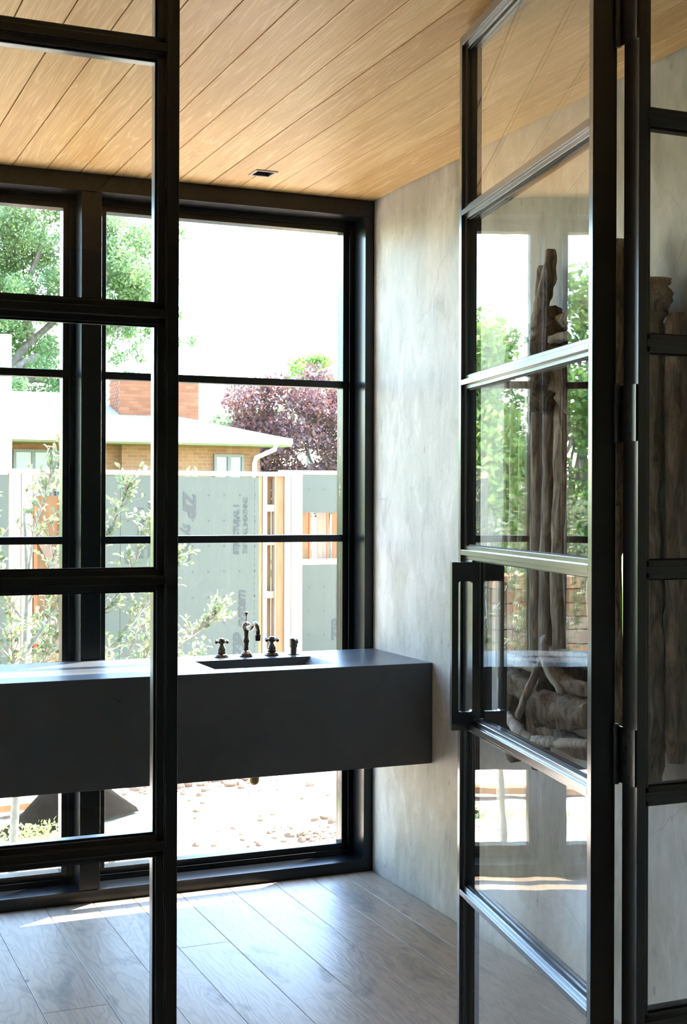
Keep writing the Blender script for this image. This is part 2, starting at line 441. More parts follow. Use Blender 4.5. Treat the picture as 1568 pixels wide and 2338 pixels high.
M = dict(
    ceiling=mat_plank_ceiling(), floor=mat_floor(), plaster=mat_plaster(), concrete=mat_concrete(),
    steel=coated(simple('blackened steel', (0.009, 0.0095, 0.011), 0.3, 0.0, 0.6, 0.25, 60), 0.16, 1.75),
    frame=coated(simple('dark bronze window frame', (0.004, 0.0055, 0.0075), 0.3, 0.0, 0.15, 0.15, 40), 0.17, 1.36, 0.7),
    gasket=simple('black rubber gasket', (0.006, 0.006, 0.006), 0.6),
    glass=mat_glass('window glass', 0.0, (0.985, 0.995, 0.99)),
    doorglass=mat_glass('tempered door glass', 0.00022, (0.985, 0.995, 0.985), 1.75),
    lighttrim=simple('pale downlight trim', (0.46, 0.40, 0.31), 0.4),
    brass=simple('dark antique nickel', (0.135, 0.115, 0.095), 0.30, 1.0, 0.5, 0.25, 60),
    brassdull=simple('aged brass', (0.34, 0.24, 0.12), 0.35, 1.0),
    mirror=simple('mirror silver', (0.86, 0.88, 0.87), 0.01, 1.0),
    driftwood=mat_wood_streak('weathered driftwood', ((0.060, 0.044, 0.030), (0.25, 0.19, 0.135), (0.46, 0.375, 0.28)), (46, 46, 9), 0.78, 0.014),
    driftpale=mat_wood_streak('bleached driftwood', ((0.20, 0.165, 0.125), (0.50, 0.44, 0.36), (0.68, 0.62, 0.54)), (46, 46, 12), 0.8, 0.008),
    paintdark=simple('charcoal wall paint', (0.10, 0.10, 0.10), 0.7, 0, 0.3, 0.05, 3),
    paintgrey=simple('warm white wall paint', (0.62, 0.60, 0.56), 0.7, 0, 0.3, 0.05, 3),
    subfloor=simple('dark subfloor', (0.02, 0.017, 0.014), 0.9),
    soil=mat_ground(), clod=simple('broken soil', (0.19, 0.125, 0.082), 0.95, 0, 0.1, 0.35, 12, 0.02),
    sheath=simple('green coated sheathing', (0.082, 0.090, 0.068), 0.72, 0, 0.25, 0.05, 6, 0.0),
    ink=simple('grey panel print', (0.040, 0.045, 0.038), 0.75),
    pine=mat_wood_streak('fresh pine lumber', ((0.22, 0.115, 0.045), (0.27, 0.15, 0.065), (0.32, 0.19, 0.09)), (30, 30, 2.5), 0.75, 0.0006, 7.0),
    pinelight=mat_wood_streak('pale spruce lumber', ((0.24, 0.17, 0.11), (0.29, 0.215, 0.15), (0.34, 0.265, 0.195)), (30, 30, 2.5), 0.75, 0.0006, 7.0),
    orange=simple('orange safety tape', (0.75, 0.14, 0.04), 0.6),
    ply=mat_wood_streak('plywood', ((0.28, 0.15, 0.065), (0.33, 0.19, 0.09), (0.38, 0.24, 0.12)), (8, 8, 3), 0.8, 0.0, 7.0),
    brickwall=mat_brickwall(),
    brick=simple('orange brick', (0.21, 0.083, 0.041), 0.9, 0, 0.2, 0.18, 9, 0.0, 0.18),
    mortar=simple('mortar', (0.25, 0.185, 0.14), 0.95),
    shingle=mat_shingle(),
    whitetrim=simple('white painted trim', (0.66, 0.67, 0.66), 0.5),
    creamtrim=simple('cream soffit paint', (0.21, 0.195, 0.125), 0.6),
    winframe=simple('taupe window frame', (0.11, 0.105, 0.09), 0.5),
    houseglass=simple('house window with drawn blind', (0.11, 0.14, 0.165), 0.12, 0, 0.6),
    shutter=simple('slate blue shutter paint', (0.06, 0.095, 0.115), 0.6),
    lead=simple('lead flashing', (0.33, 0.36, 0.40), 0.45, 0.3),
    pole=mat_wood_streak('grey utility pole wood', ((0.20, 0.19, 0.17), (0.30, 0.285, 0.26), (0.40, 0.38, 0.35)), (30, 30, 2), 0.9, 0.002),
    bark=mat_wood_streak('grey bark', ((0.10, 0.088, 0.075), (0.19, 0.17, 0.145), (0.28, 0.255, 0.22)), (14, 14, 5), 0.9, 0.01),
    youngbark=mat_wood_streak('smooth olive bark', ((0.22, 0.21, 0.165), (0.32, 0.31, 0.245), (0.42, 0.40, 0.32)), (20, 20, 30), 0.7, 0.001),
    twig=simple('reddish brown twig', (0.23, 0.16, 0.11), 0.7),
    leaf=mat_leaf('sage green leaf', (0.13, 0.17, 0.075), (0.24, 0.28, 0.145), 0.42, 0.36),
    leafoak=mat_leaf('oak leaf', (0.105, 0.185, 0.075), (0.20, 0.30, 0.12), 0.42),
    leafpurple=mat_leaf('purple maple leaf', (0.085, 0.034, 0.042), (0.20, 0.10, 0.085), 0.30, 0.35),
    leafyellow=mat_leaf('yellow green leaf', (0.34, 0.36, 0.12), (0.46, 0.44, 0.18), 0.5),
    leafdeep=mat_leaf('deep green leaf', (0.075, 0.17, 0.04), (0.17, 0.30, 0.075), 0.45),
    leafbright=mat_leaf('bright green leaf', (0.17, 0.30, 0.06), (0.30, 0.42, 0.12), 0.5),
    fabric=simple('black silt fabric', (0.010, 0.008, 0.006), 0.95, 0, 0.05, 0.25, 25, 0.004),
    stone=simple('concrete footing', (0.30, 0.29, 0.27), 0.9, 0, 0.2, 0.1, 8),
    black=simple('matte black plastic', (0.01, 0.01, 0.01), 0.5),
)

# ------------------------------------------------------------------ room shell
XR, XL, YW, YB, H = 2.277, -1.212, 5.037, -2.2, 2.74

def structure(o):
    o['kind'] = 'structure'
    return o

# floor: boards laid towards the window over a dark subfloor
floor = structure(MB().box(XL - 0.15, XR + 0.15, YB - 0.15, 5.25, -0.30, -0.021).build('floor', M['subfloor']))
fb = [XR, 2.14, 2.004, 1.84, 1.656, 1.458, 1.278, 1.124, 0.943, 0.745]
while fb[-1] > XL + 0.2: fb.append(fb[-1] - 0.19)
fb.append(XL)
random.seed(4)
joints = {8: [4.0, 1.6], 5: [4.41, 2.0], 2: [3.3], 10: [2.7, 0.4]}
for i in range(len(fb) - 1):
    x1, x0 = fb[i] - (0.0008 if i else 0.004), fb[i + 1] + 0.0008
    ys = [5.036] + joints.get(i, [random.uniform(0.2, 2.9)]) + [YB]
    for a, b in zip(ys[:-1], ys[1:]):
        MB().box(x0, x1, b + 0.0006, a - 0.0006, -0.02, 0.0).build('board', M['floor'], floor, bevel=0.0011, seg=1)

# ceiling: cedar boards running the same way, cut round the recessed light
ceiling = structure(MB().box(XL - 0.15, XR + 0.15, YB - 0.15, 5.25, H + 0.075, H + 0.30).build('ceiling', M['subfloor']))
LX0, LX1, LY0, LY1 = 1.660, 1.741, 4.735, 4.816
cb = [XR]
x = 2.1887
while x > XL + 0.06:
    cb.append(x); x -= 0.12445
cb.append(XL)
for i in range(len(cb) - 1):
    x1, x0 = cb[i] - (0.0019 if i else 0.004), cb[i + 1] + 0.0019
    m = MB()
    if x1 > LX0 and x0 < LX1:
        m.box(x0, x1, YB, LY0, H, H + 0.02).box(x0, x1, LY1, 5.05, H, H + 0.02)
        if x0 < LX0: m.box(x0, LX0, LY0, LY1, H, H + 0.02)
        if x1 > LX1: m.box(LX1, x1, LY0, LY1, H, H + 0.02)
        m.build('board', M['ceiling'], ceiling)
    else:
        m.box(x0, x1, YB, 5.05, H, H + 0.02).build('board', M['ceiling'], ceiling, bevel=0.0012, seg=1)

# recessed square downlight
dl = empty('recessed_downlight', ((LX0 + LX1) / 2, (LY0 + LY1) / 2, H), label='small square trimless downlight recessed in the wooden ceiling', cat='ceiling light')
t = MB()
a = 0.007
t.box(LX0 - 0.003, LX1 + 0.003, LY0 - 0.003, LY0 + a, H - 0.004, H).box(LX0 - 0.003, LX1 + 0.003, LY1 - a, LY1 + 0.003, H - 0.004, H)
t.box(LX0 - 0.003, LX0 + a, LY0 + a, LY1 - a, H - 0.004, H).box(LX1 - a, LX1 + 0.003, LY0 + a, LY1 - a, H - 0.004, H)
t.build('trim', M['lighttrim'], dl)
i4_ = [(LX0 + a, LY0 + a), (LX1 - a, LY0 + a), (LX1 - a, LY1 - a), (LX0 + a, LY1 - a)]
j4_ = [(LX0 + 0.02, LY0 + 0.02), (LX1 - 0.02, LY0 + 0.02), (LX1 - 0.02, LY1 - 0.02), (LX0 + 0.02, LY1 - 0.02)]
MB().add([(x_, y_, H - 0.001) for x_, y_ in i4_] + [(x_, y_, H + 0.05) for x_, y_ in j4_], [(0, 1, 5, 4), (1, 2, 6, 5), (2, 3, 7, 6), (3, 0, 4, 7)]).build('baffle', M['black'], dl, recalc=False)
MB().box(LX0 + 0.018, LX1 - 0.018, LY0 + 0.018, LY1 - 0.018, H + 0.050, H + 0.056).build('lens', M['winframe'], dl)

# walls
wr = structure(MB().box(XR, XR + 0.16, YB - 0.16, 5.25, -0.30, H + 0.30).build('wall_right', M['plaster']))
wl = structure(MB().box(XL - 0.16, XL, YB - 0.16, 5.25, -0.30, H + 0.30).build('wall_left', M['plaster']))
wb = structure(MB().box(XL, XR, YB - 0.16, YB, -0.30, H + 0.30).build('wall_back', M['paintdark']))

# deep steel box frame round the window wall
trim = structure(empty('trim_1', (0.5, YW, 0)))
MB().box(XL, XR, YW, 5.25, 2.672, H - 0.0005).box(XL, XR, 5.0515, 5.249, H - 0.0005, H + 0.075).build('header', M['frame'], trim, bevel=0.0015)
MB().box(XL, XR, YW, 5.25, -0.021, 0.046).build('sill', M['frame'], trim, bevel=0.0015)
MB().box(2.237, XR - 0.001, YW, 5.25, 0.046, 2.672).build('jamb', M['frame'], trim, bevel=0.0015)
MB().box(XL, -1.172, YW, 5.25, 0.046, 2.672).build('jamb', M['frame'], trim, bevel=0.0015)
for xm in (1.075, -0.087):
    MB().box(xm, xm + 0.077, YW + 0.006, 5.25, 0.046, 2.672).build('mullion', M['frame'], trim, bevel=0.0015)

def frame_ring(x0, x1, z0, z1, wd, y0, y1):
    m = MB()
    m.box(x0, x1, y0, y1, z1 - wd, z1).box(x0, x1, y0, y1, z0, z0 + wd)
    m.box(x0, x0 + wd, y0, y1, z0 + wd, z1 - wd).box(x1 - wd, x1, y0, y1, z0 + wd, z1 - wd)
    return m

for k, (x0, x1) in enumerate(((1.152, 2.237), (-0.010, 1.075), (-1.172, -0.087))):
    wdw = structure(empty('window_%d' % (k + 1), ((x0 + x1) / 2, 5.155, 0.046)))
    frame_ring(x0, x1, 0.046, 2.672, 0.021, 5.152, 5.24).build('frame', M['frame'], wdw, bevel=0.001)
    frame_ring(x0 + 0.021, x1 - 0.021, 0.067, 2.651, 0.024, 5.163, 5.225).build('sash', M['frame'], wdw, bevel=0.001)
    zs = [0.091, 0.719, 1.357, 1.995, 2.627]
    for z in zs[1:4]:
        MB().box(x0 + 0.045, x1 - 0.045, 5.168, 5.215, z - 0.0145, z + 0.0145).build('muntin', M['frame'], wdw, bevel=0.001)
    for i in range(4):
        MB().box(x0 + 0.046, x1 - 0.046, 5.188, 5.194, zs[i] + (0.0145 if i else 0), zs[i + 1] - (0.0145 if i < 3 else 0)).build('pane', M['glass'], wdw)

fnd = structure(MB().box(XL - 0.16, XR + 0.16, 4.95, 5.245, -0.75, -0.301).build('trim_2', M['stone']))

# ------------------------------------------------------------------ steel and glass screen between the rooms
YP, DP = 2.168, 0.050
ZR = [2.241 - 0.44 * k for k in range(-1, 6)]      # lower edges of the rails

def fz(x, y, z): return (x, y, z)
def fxz(y, z, x): return (x, y, z)

def glazed(par, x0, x1, y0, sgn, z0, z1, glassmat, local, bl=0.0205, sh=0.0135):
    """one glazed leaf: front face at y0, depth runs towards sgn"""
    d = lambda q: y0 + sgn * q
    for side in (0, 1):
        xa, xb_, xc = (x0, x0 + bl, x0 + bl + sh) if side == 0 else (x1, x1 - bl, x1 - bl - sh)
        poly = [(xa, d(0)), (xb_, d(0)), (xb_, d(0.010)), (xc, d(0.010)), (xc, d(DP)), (xa, d(DP))]
        MB().prism(poly, fz, z0, z1).build('stile', M['steel'], par, bevel=0.0008, local=local, seg=1)
    xs0, xs1 = x0 + bl, x1 - bl
    zt = []
    for k, zb in enumerate(ZR):
        lo, hi = zb, zb + 0.036
        b0, b1 = zb + 0.011, zb + 0.025
        if k == 0: hi = z1; b1 = z1
        if k == len(ZR) - 1: lo = z0; b0 = z0; 
        poly = [(d(0), b0), (d(0), b1)]
        if b1 < hi: poly += [(d(0.010), b1), (d(0.010), hi)]
        poly += [(d(DP), hi), (d(DP), lo)]
        if b0 > lo: poly += [(d(0.010), lo), (d(0.010), b0)]
        MB().prism(poly, fxz, xs0, xs1).build('rail', M['steel'], par, bevel=0.0008, local=local, seg=1)
        zt.append((lo, hi))
    for k in range(len(ZR) - 1):
        ya, yb = sorted((d(0.021), d(0.027)))
        MB().box(x0 + bl + sh - 0.004, x1 - bl - sh + 0.004, ya, yb, zt[k + 1][1] - 0.003, zt[k][0] + 0.003).build('pane', glassmat, par, local=local)
    # slim glazing gaskets set just in front of each pane
    g = MB()
    for k in range(len(ZR) - 1):
        za, zb = zt[k + 1][1], zt[k][0]
        xa, xb_ = x0 + bl + sh, x1 - bl - sh
        ya, yb = sorted((d(0.0175), d(0.021)))
        g.box(xa, xb_, ya, yb, zb - 0.003, zb).box(xa, xb_, ya, yb, za, za + 0.003)
        g.box(xa, xa + 0.003, ya, yb, za, zb).box(xb_ - 0.003, xb_, ya, yb, za, zb)
    g.build('gasket', M['gasket'], par, local=local)

sA = empty('glazed_screen', (0.167, YP, 0), label='fixed black steel and glass screen panel left of the doorway', cat='glass partition')
glazed(sA, -0.290, 0.6246, YP, 1, 0.0, H, M['glass'], False)
sB = empty('glazed_screen', (-0.75, YP, 0), label='black steel and glass screen panel beside the left wall', cat='glass partition')
glazed(sB, XL, -0.2905, YP, 1, 0.0, H, M['glass'], False)
sC = empty('glazed_screen', (1.907, YP, 0), label='narrow black steel sidelight right of the open door', cat='glass partition')
glazed(sC, 1.5375, XR - 0.0005, YP, 1, 0.0, H, M['glass'], False)
hd = structure(MB().box(0.6246, 1.5375, YP, YP + DP, 2.7215, H).build('trim_3', M['steel'], bevel=0.0008))

# the open door leaf
DANG = math.atan2(0.98174, 0.19023)
door = structure(empty('door_1', (1.4830, 2.2436, 0.0), DANG))
DW = 0.895
glazed(door, 0.0, DW, 0.0, -1, 0.012, 2.717, M['doorglass'], True)
# pull handles: a lock plate in the leaf edge with a slotted flat bar pull on each face
h = empty('pull_handle', (0, 0, 0)); h.parent = door
h.name = 'pull_handle'
MB().box(0.806, 0.876, -0.040, -0.010, 0.958, 1.360).build('lock_plate', M['steel'], h, local=True, bevel=0.001)
def pull(y0, y1, yin):
    za, zb, zc, zd = 0.932, 0.978, 1.309, 1.357
    lo, hi = min(y0, y1), max(y0, y1)
    out = y1; gi = y1 + (0.017 if y1 < y0 else -0.017)
    n = 4; r = 0.006
    hole = []
    ya, yb = sorted((yin, gi))
    for cx, cz, a0 in ((ya + r, zb + r, 180), (yb - r, zb + r, 270), (yb - r, zc - r, 0), (ya + r, zc - r, 90)):
        for q in range(n + 1):
            an = R(a0 + 90 * q / n)
            hole.append((cx + r * math.cos(an), cz + r * math.sin(an)))
    bm = bmesh.new()
    ov = [bm.verts.new((0.789, p[0], p[1])) for p in ((lo, za), (hi, za), (hi, zd), (lo, zd))]
    hv = [bm.verts.new((0.789, p[0], p[1])) for p in hole]
    eds = [bm.edges.new((ov[i], ov[(i + 1) % 4])) for i in range(4)] + [bm.edges.new((hv[i], hv[(i + 1) % len(hv)])) for i in range(len(hv))]
    bmesh.ops.triangle_fill(bm, edges=eds, use_beauty=True)
    ret = bmesh.ops.extrude_face_region(bm, geom=list(bm.faces))
    bmesh.ops.translate(bm, verts=[v for v in ret['geom'] if isinstance(v, bmesh.types.BMVert)], vec=(0.0176, 0, 0))
    bmesh.ops.recalc_face_normals(bm, faces=bm.faces)
    me = bpy.data.meshes.new('pull'); bm.to_mesh(me); bm.free(); me.materials.append(M['steel'])
    return place('pull', me, h, True)
pull(-0.010, 0.048, -0.006)
pull(-0.040, -0.098, -0.058)
# hinges on the jamb side: barrel, two leaves with screws
for zc in (2.46, 1.683, 1.016):
    hg = empty('hinge', (1.5345, 2.2285, zc)); hg.parent = door
    hg.matrix_parent_inverse = (Matrix.Translation((1.4830, 2.2436, 0)) @ Matrix.Rotation(DANG, 4, 'Z')).inverted()
    def hb(mb, name, mat, **k):
        o = mb.build(name, mat, None, **k)
        o.parent = hg
        o.matrix_parent_inverse = Matrix.Translation((-1.5345, -2.2285, -zc))
        return o
    hb(MB().lathe([(0.0055, zc - 0.058), (0.0062, zc - 0.055), (0.0062, zc - 0.019), (0.0056, zc - 0.018), (0.0062, zc - 0.017), (0.0062, zc + 0.017), (0.0056, zc + 0.018), (0.0062, zc + 0.019), (0.0062, zc + 0.055), (0.004, zc + 0.06)], (1.5295, 2.2265, 0), 14), 'barrel', M['steel'], smooth=False)
    hb(MB().box(1.5345, 1.5374, 2.172, 2.2265, zc - 0.055, zc + 0.055), 'leaf', M['steel'])
    for dz in (-0.04, -0.014, 0.014, 0.04):
        hb(MB().lathe([(0.004, 0.0), (0.004, 0.0012), (0.0015, 0.0014)], (1.5342 - 0.0012, 2.197 + (0.007 if abs(dz) < 0.02 else -0.005), zc + dz), 8, 'X'), 'screw', M['steel'])

# ------------------------------------------------------------------ floating concrete vanity with moulded basin
van = empty('vanity_counter', (0.85, 4.77, 0.535), label='long floating dark concrete vanity with a moulded rectangular basin', cat='vanity')
VX0, VX1, VY0, VY1, VZ0, VZ1 = -0.62, XR - 0.001, 4.500, 5.030, 0.535, 0.910
SX0, SX1, SY0, SY1 = 1.465, 1.931, 4.606, 4.861
o4 = [(VX0, VY0), (VX1, VY0), (VX1, VY1), (VX0, VY1)]
i4 = [(SX0, SY0), (SX1, SY0), (SX1, SY1), (SX0, SY1)]
b4 = [(SX0 + 0.012, SY0 + 0.008), (SX1 - 0.115, SY0 + 0.008), (SX1 - 0.115, SY1 - 0.010), (SX0 + 0.012, SY1 - 0.010)]
vv = [(x, y, VZ0) for x, y in o4] + [(x, y, VZ1) for x, y in o4] + [(x, y, VZ1) for x, y in i4] + [(x, y, 0.785) for x, y in b4]
ff = [(3, 2, 1, 0), (0, 1, 5, 4), (1, 2, 6, 5), (2, 3, 7, 6), (3, 0, 4, 7),
      (4, 5, 9, 8), (5, 6, 10, 9), (6, 7, 11, 10), (7, 4, 8, 11),
      (8, 9, 13, 12), (9, 10, 14, 13), (10, 11, 15, 14), (11, 8, 12, 15), (12, 13, 14, 15)]
MB().add(vv, ff).build('body', M['concrete'], van, bevel=0.0018, recalc=False)
MB().lathe([(0.018, 0.7852), (0.019, 0.7875), (0.006, 0.7885)], (1.62, 4.735, 0), 18).build('drain_cover', M['brass'], van)

dt = empty('drain_trap', (1.663, 4.75, 0.455), label='rounded brass drain trap under the vanity', cat='drain pipe')
MB().lathe([(0.006, 0.4545), (0.013, 0.458), (0.0185, 0.467), (0.0195, 0.48), (0.0195, 0.505)], (1.663, 4.75, 0), 20).build('bottle', M['brassdull'], dt, smooth=True)
MB().lathe([(0.021, 0.505), (0.021, 0.512), (0.015, 0.513), (0.015, 0.5349)], (1.663, 4.75, 0), 20).build('tailpiece', M['brassdull'], dt)

# ------------------------------------------------------------------ tap set
FZ = 0.9105
sp = empty('faucet_spout', (1.697, 4.946, FZ), label='curved antique bridge style faucet spout in the middle of the tap set', cat='faucet')
def L(e, mb, name, mat, smooth=True, bevel=0.0):
    return mb.build(name, mat, e, smooth=smooth, bevel=bevel)
c0 = (1.697, 4.946, FZ)
L(sp, MB().lathe([(0.026, 0), (0.0265, 0.003), (0.023, 0.006), (0.0235, 0.009), (0.019, 0.013), (0.0145, 0.018), (0.012, 0.023)], c0, 24), 'base_flange', M['brass'])
L(sp, MB().lathe([(0.0105, 0.021), (0.0095, 0.04), (0.0105, 0.052), (0.0142, 0.058), (0.0148, 0.061), (0.0125, 0.066), (0.0105, 0.072), (0.0098, 0.085), (0.0112, 0.098), (0.0135, 0.100), (0.0135, 0.103), (0.010, 0.106)], c0, 24), 'column', M['brass'])
L(sp, MB().lathe([(0.009, 0.100), (0.0145, 0.105), (0.0175, 0.113), (0.0175, 0.119), (0.0145, 0.127), (0.008, 0.132), (0.004, 0.135)], c0, 24), 'body', M['brass'])
L(sp, MB().lathe([(0.0018, 0.13), (0.0018, 0.156), (0.0045, 0.158), (0.0035, 0.162), (0.0095, 0.166), (0.0098, 0.169), (0.005, 0.172)], c0, 16), 'lift_rod', M['brass'])
pth = [(0, 0.114), (-0.022, 0.113), (-0.040, 0.111), (-0.056, 0.113), (-0.071, 0.121), (-0.086, 0.131), (-0.102, 0.136), (-0.118, 0.134), (-0.129, 0.125), (-0.134, 0.112), (-0.1355, 0.097)]
L(sp, MB().tube([(c0[0], c0[1] + y, c0[2] + z) for y, z in pth], [0.0105, 0.0105, 0.009, 0.0085, 0.0085, 0.0085, 0.0085, 0.0085, 0.0085, 0.0083, 0.008], 14), 'spout', M['brass'])
L(sp, MB().lathe([(0.0085, 0.098), (0.0118, 0.096), (0.0118, 0.093), (0.0105, 0.092), (0.0095, 0.073), (0.006, 0.073)], (c0[0], c0[1] - 0.1355, c0[2]), 18), 'nozzle', M['brass'])
L(sp, MB().lathe([(0.0125, 0.0), (0.0125, 0.004), (0.0105, 0.005)], (c0[0], c0[1] - 0.022, c0[2] + 0.113), 18, 'Y'), 'collar', M['brass'])

def cross_handle(x, y, rz, label):
    e = empty('cross_tap', (x, y, FZ), label=label, cat='tap', group='cross handles of the tap set')
    c = (x, y, FZ)
    L(e, MB().lathe([(0.028, 0), (0.0285, 0.003), (0.024, 0.006), (0.0245, 0.009), (0.019, 0.0115), (0.0165, 0.013)], c, 24), 'base_flange', M['brass'])
    L(e, MB().lathe([(0.0165, 0.012), (0.0165, 0.023), (0.015, 0.0245), (0.0165, 0.026), (0.0165, 0.030), (0.0155, 0.033), (0.0105, 0.043), (0.0075, 0.047), (0.0075, 0.053)], c, 6 if False else 20), 'stem', M['brass'])
    L(e, MB().lathe([(0.008, 0.050), (0.0128, 0.053), (0.0138, 0.058), (0.0138, 0.066), (0.0118, 0.071), (0.006, 0.0735)], c, 20), 'hub', M['brass'])
    for q in range(4):
        an = rz + q * math.pi / 2
        d = Vector((math.cos(an), math.sin(an), 0)); b = Vector(c) + Vector((0, 0, 0.060))
        m = MB().tube([b + d * 0.010, b + d * 0.019, b + d * 0.0245], [0.0052, 0.0042, 0.0035], 10)
        m.sphere(tuple(b + d * 0.0295), 0.0068, 10, 8)
        L(e, m, 'arm', M['brass'])
    return e
cross_handle(1.600, 4.952, R(28), 'cross handle tap left of the faucet spout')
cross_handle(1.802, 4.946, R(28), 'cross handle tap between the faucet spout and soap dispenser')
sd_ = empty('soap_dispenser', (1.892, 4.945, FZ), label='short cylindrical metal soap pump at the right of the tap set', cat='soap dispenser')
c1 = (1.892, 4.945, FZ)
L(sd_, MB().lathe([(0.0225, 0), (0.0225, 0.0025), (0.014, 0.0035)], c1, 24), 'base_flange', M['brass'], False)
L(sd_, MB().lathe([(0.0125, 0.003), (0.0125, 0.027), (0.0155, 0.028), (0.0158, 0.060), (0.0145, 0.063), (0.008, 0.0645)], c1, 24), 'pump_head', M['brass'], False, 0.0006)
L(sd_, MB().tube([(c1[0], c1[1], c1[2] + 0.058), (c1[0], c1[1] - 0.02, c1[2] + 0.0605), (c1[0], c1[1] - 0.036, c1[2] + 0.0595), (c1[0], c1[1] - 0.043, c1[2] + 0.054), (c1[0], c1[1] - 0.0455, c1[2] + 0.047)], [0.006, 0.005, 0.0045, 0.0035, 0.003], 10), 'spout', M['brass'])

# ------------------------------------------------------------------ driftwood framed mirror on the right wall
dm = empty('driftwood_mirror', (XR, 3.40, 0.75), label='tall wall mirror framed with rough driftwood logs and branches', cat='mirror')
MB().box(XR - 0.030, XR - 0.001, 3.02, 3.84, 0.90, 2.00).build('backing_board', M['driftwood'], dm)
MB().box(XR - 0.036, XR - 0.030, 3.18, 3.37, 0.98, 1.98).build('mirror_glass', M['mirror'], dm)
def smooth_path(p, n):
    p = [Vector(q) for q in p]; out = []
    for i in range(len(p) - 1):
        a, b, c, d = p[max(i - 1, 0)], p[i], p[i + 1], p[min(i + 2, len(p) - 1)]
        for k in range(n):
            t = k / n
            out.append(0.5 * ((2 * b) + (c - a) * t + (2 * a - 5 * b + 4 * c - d) * t * t + (3 * b - a - 3 * c + d) * t ** 3))
    out.append(p[-1]); return out
_dw = [0]
random.seed(17)
def drift(pts, r, name='driftwood_branch', mat='driftwood', jit=0.35, flat=1.0, n=12, sub=6):
    _dw[0] += 1
    pp = smooth_path(pts, sub)
    m_ = len(pp)
    if not hasattr(r, '__len__'): r = [r, r]
    rr = []
    for i in range(m_):
        t = i / (m_ - 1) * (len(r) - 1); k = min(int(t), len(r) - 2); f = t - k
        rr.append(r[k] * (1 - f) + r[k + 1] * f)
    rr[0] *= 0.72; rr[-1] *= 0.68
    return MB().tube(pp, rr, n, jit, _dw[0], flat).build(name, M[mat], dm, smooth=True)
X0 = XR
# right side: two upright trunks, the nearest seen through the sidelight
drift([(X0 - 0.075, 3.070, 0.735), (X0 - 0.080, 3.045, 1.05), (X0 - 0.085, 3.060, 1.45), (X0 - 0.085, 3.065, 1.80), (X0 - 0.08, 3.06, 1.99), (X0 - 0.08, 3.045, 2.06), (X0 - 0.085, 3.035, 2.12)], [0.050, 0.040, 0.046, 0.046, 0.042, 0.062, 0.045], 'driftwood_trunk', n=14, sub=8)
drift([(X0 - 0.035, 2.985, 0.81), (X0 - 0.035, 2.985, 1.3), (X0 - 0.035, 2.99, 1.75), (X0 - 0.035, 2.99, 2.02)], 0.030, 'driftwood_plank', jit=0.08, flat=0.7, n=8)
drift([(X0 - 0.11, 3.13, 0.74), (X0 - 0.12, 3.165, 1.1), (X0 - 0.12, 3.16, 1.5)], [0.03, 0.034, 0.028], n=10)
drift([(X0 - 0.10, 3.20, 1.35), (X0 - 0.12, 3.185, 1.7), (X0 - 0.12, 3.175, 1.95), (X0 - 0.10, 3.15, 2.24)], [0.042, 0.050, 0.045, 0.03], 'driftwood_trunk')
drift([(X0 - 0.155, 3.20, 1.78), (X0 - 0.16, 3.165, 1.98), (X0 - 0.15, 3.155, 2.13)], [0.018, 0.022, 0.014], mat='driftpale')
drift([(X0 - 0.155, 3.175, 1.02), (X0 - 0.165, 3.195, 1.25), (X0 - 0.155, 3.165, 1.45)], [0.014, 0.017, 0.012], mat='driftpale')
drift([(X0 - 0.135, 3.145, 1.40), (X0 - 0.15, 3.19, 1.56), (X0 - 0.13, 3.21, 1.70)], [0.022, 0.026, 0.02])
# top: forked horns over a knobbly stump
drift([(X0 - 0.08, 3.60, 1.80), (X0 - 0.09, 3.555, 1.90), (X0 - 0.09, 3.535, 1.98), (X0 - 0.09, 3.545, 2.05), (X0 - 0.09, 3.555, 2.10)], [0.075, 0.105, 0.100, 0.046, 0.038], 'driftwood_stump', jit=0.35, n=18, sub=6)
drift([(X0 - 0.05, 3.665, 1.98), (X0 - 0.05, 3.655, 2.12), (X0 - 0.05, 3.648, 2.25)], [0.026, 0.023, 0.020])
drift([(X0 - 0.07, 3.655, 1.98), (X0 - 0.075, 3.62, 2.10), (X0 - 0.075, 3.575, 2.20), (X0 - 0.075, 3.555, 2.285)], [0.022, 0.024, 0.022, 0.017])
drift([(X0 - 0.10, 3.68, 1.93), (X0 - 0.13, 3.58, 1.935), (X0 - 0.13, 3.47, 1.99), (X0 - 0.11, 3.38, 2.0)], [0.018, 0.02, 0.017, 0.012], mat='driftpale')
drift([(X0 - 0.11, 3.64, 1.87), (X0 - 0.14, 3.52, 1.88), (X0 - 0.13, 3.44, 1.94)], [0.016, 0.022, 0.014])
drift([(X0 - 0.09, 3.50, 1.92), (X0 - 0.10, 3.44, 1.86), (X0 - 0.10, 3.405, 1.77)], [0.055, 0.045, 0.015], 'driftwood_stump', jit=0.5, n=14)
drift([(X0 - 0.06, 3.84, 2.03), (X0 - 0.07, 3.55, 2.045), (X0 - 0.07, 3.20, 2.05), (X0 - 0.07, 3.05, 2.04)], [0.03, 0.035, 0.032, 0.03], 'driftwood_log')
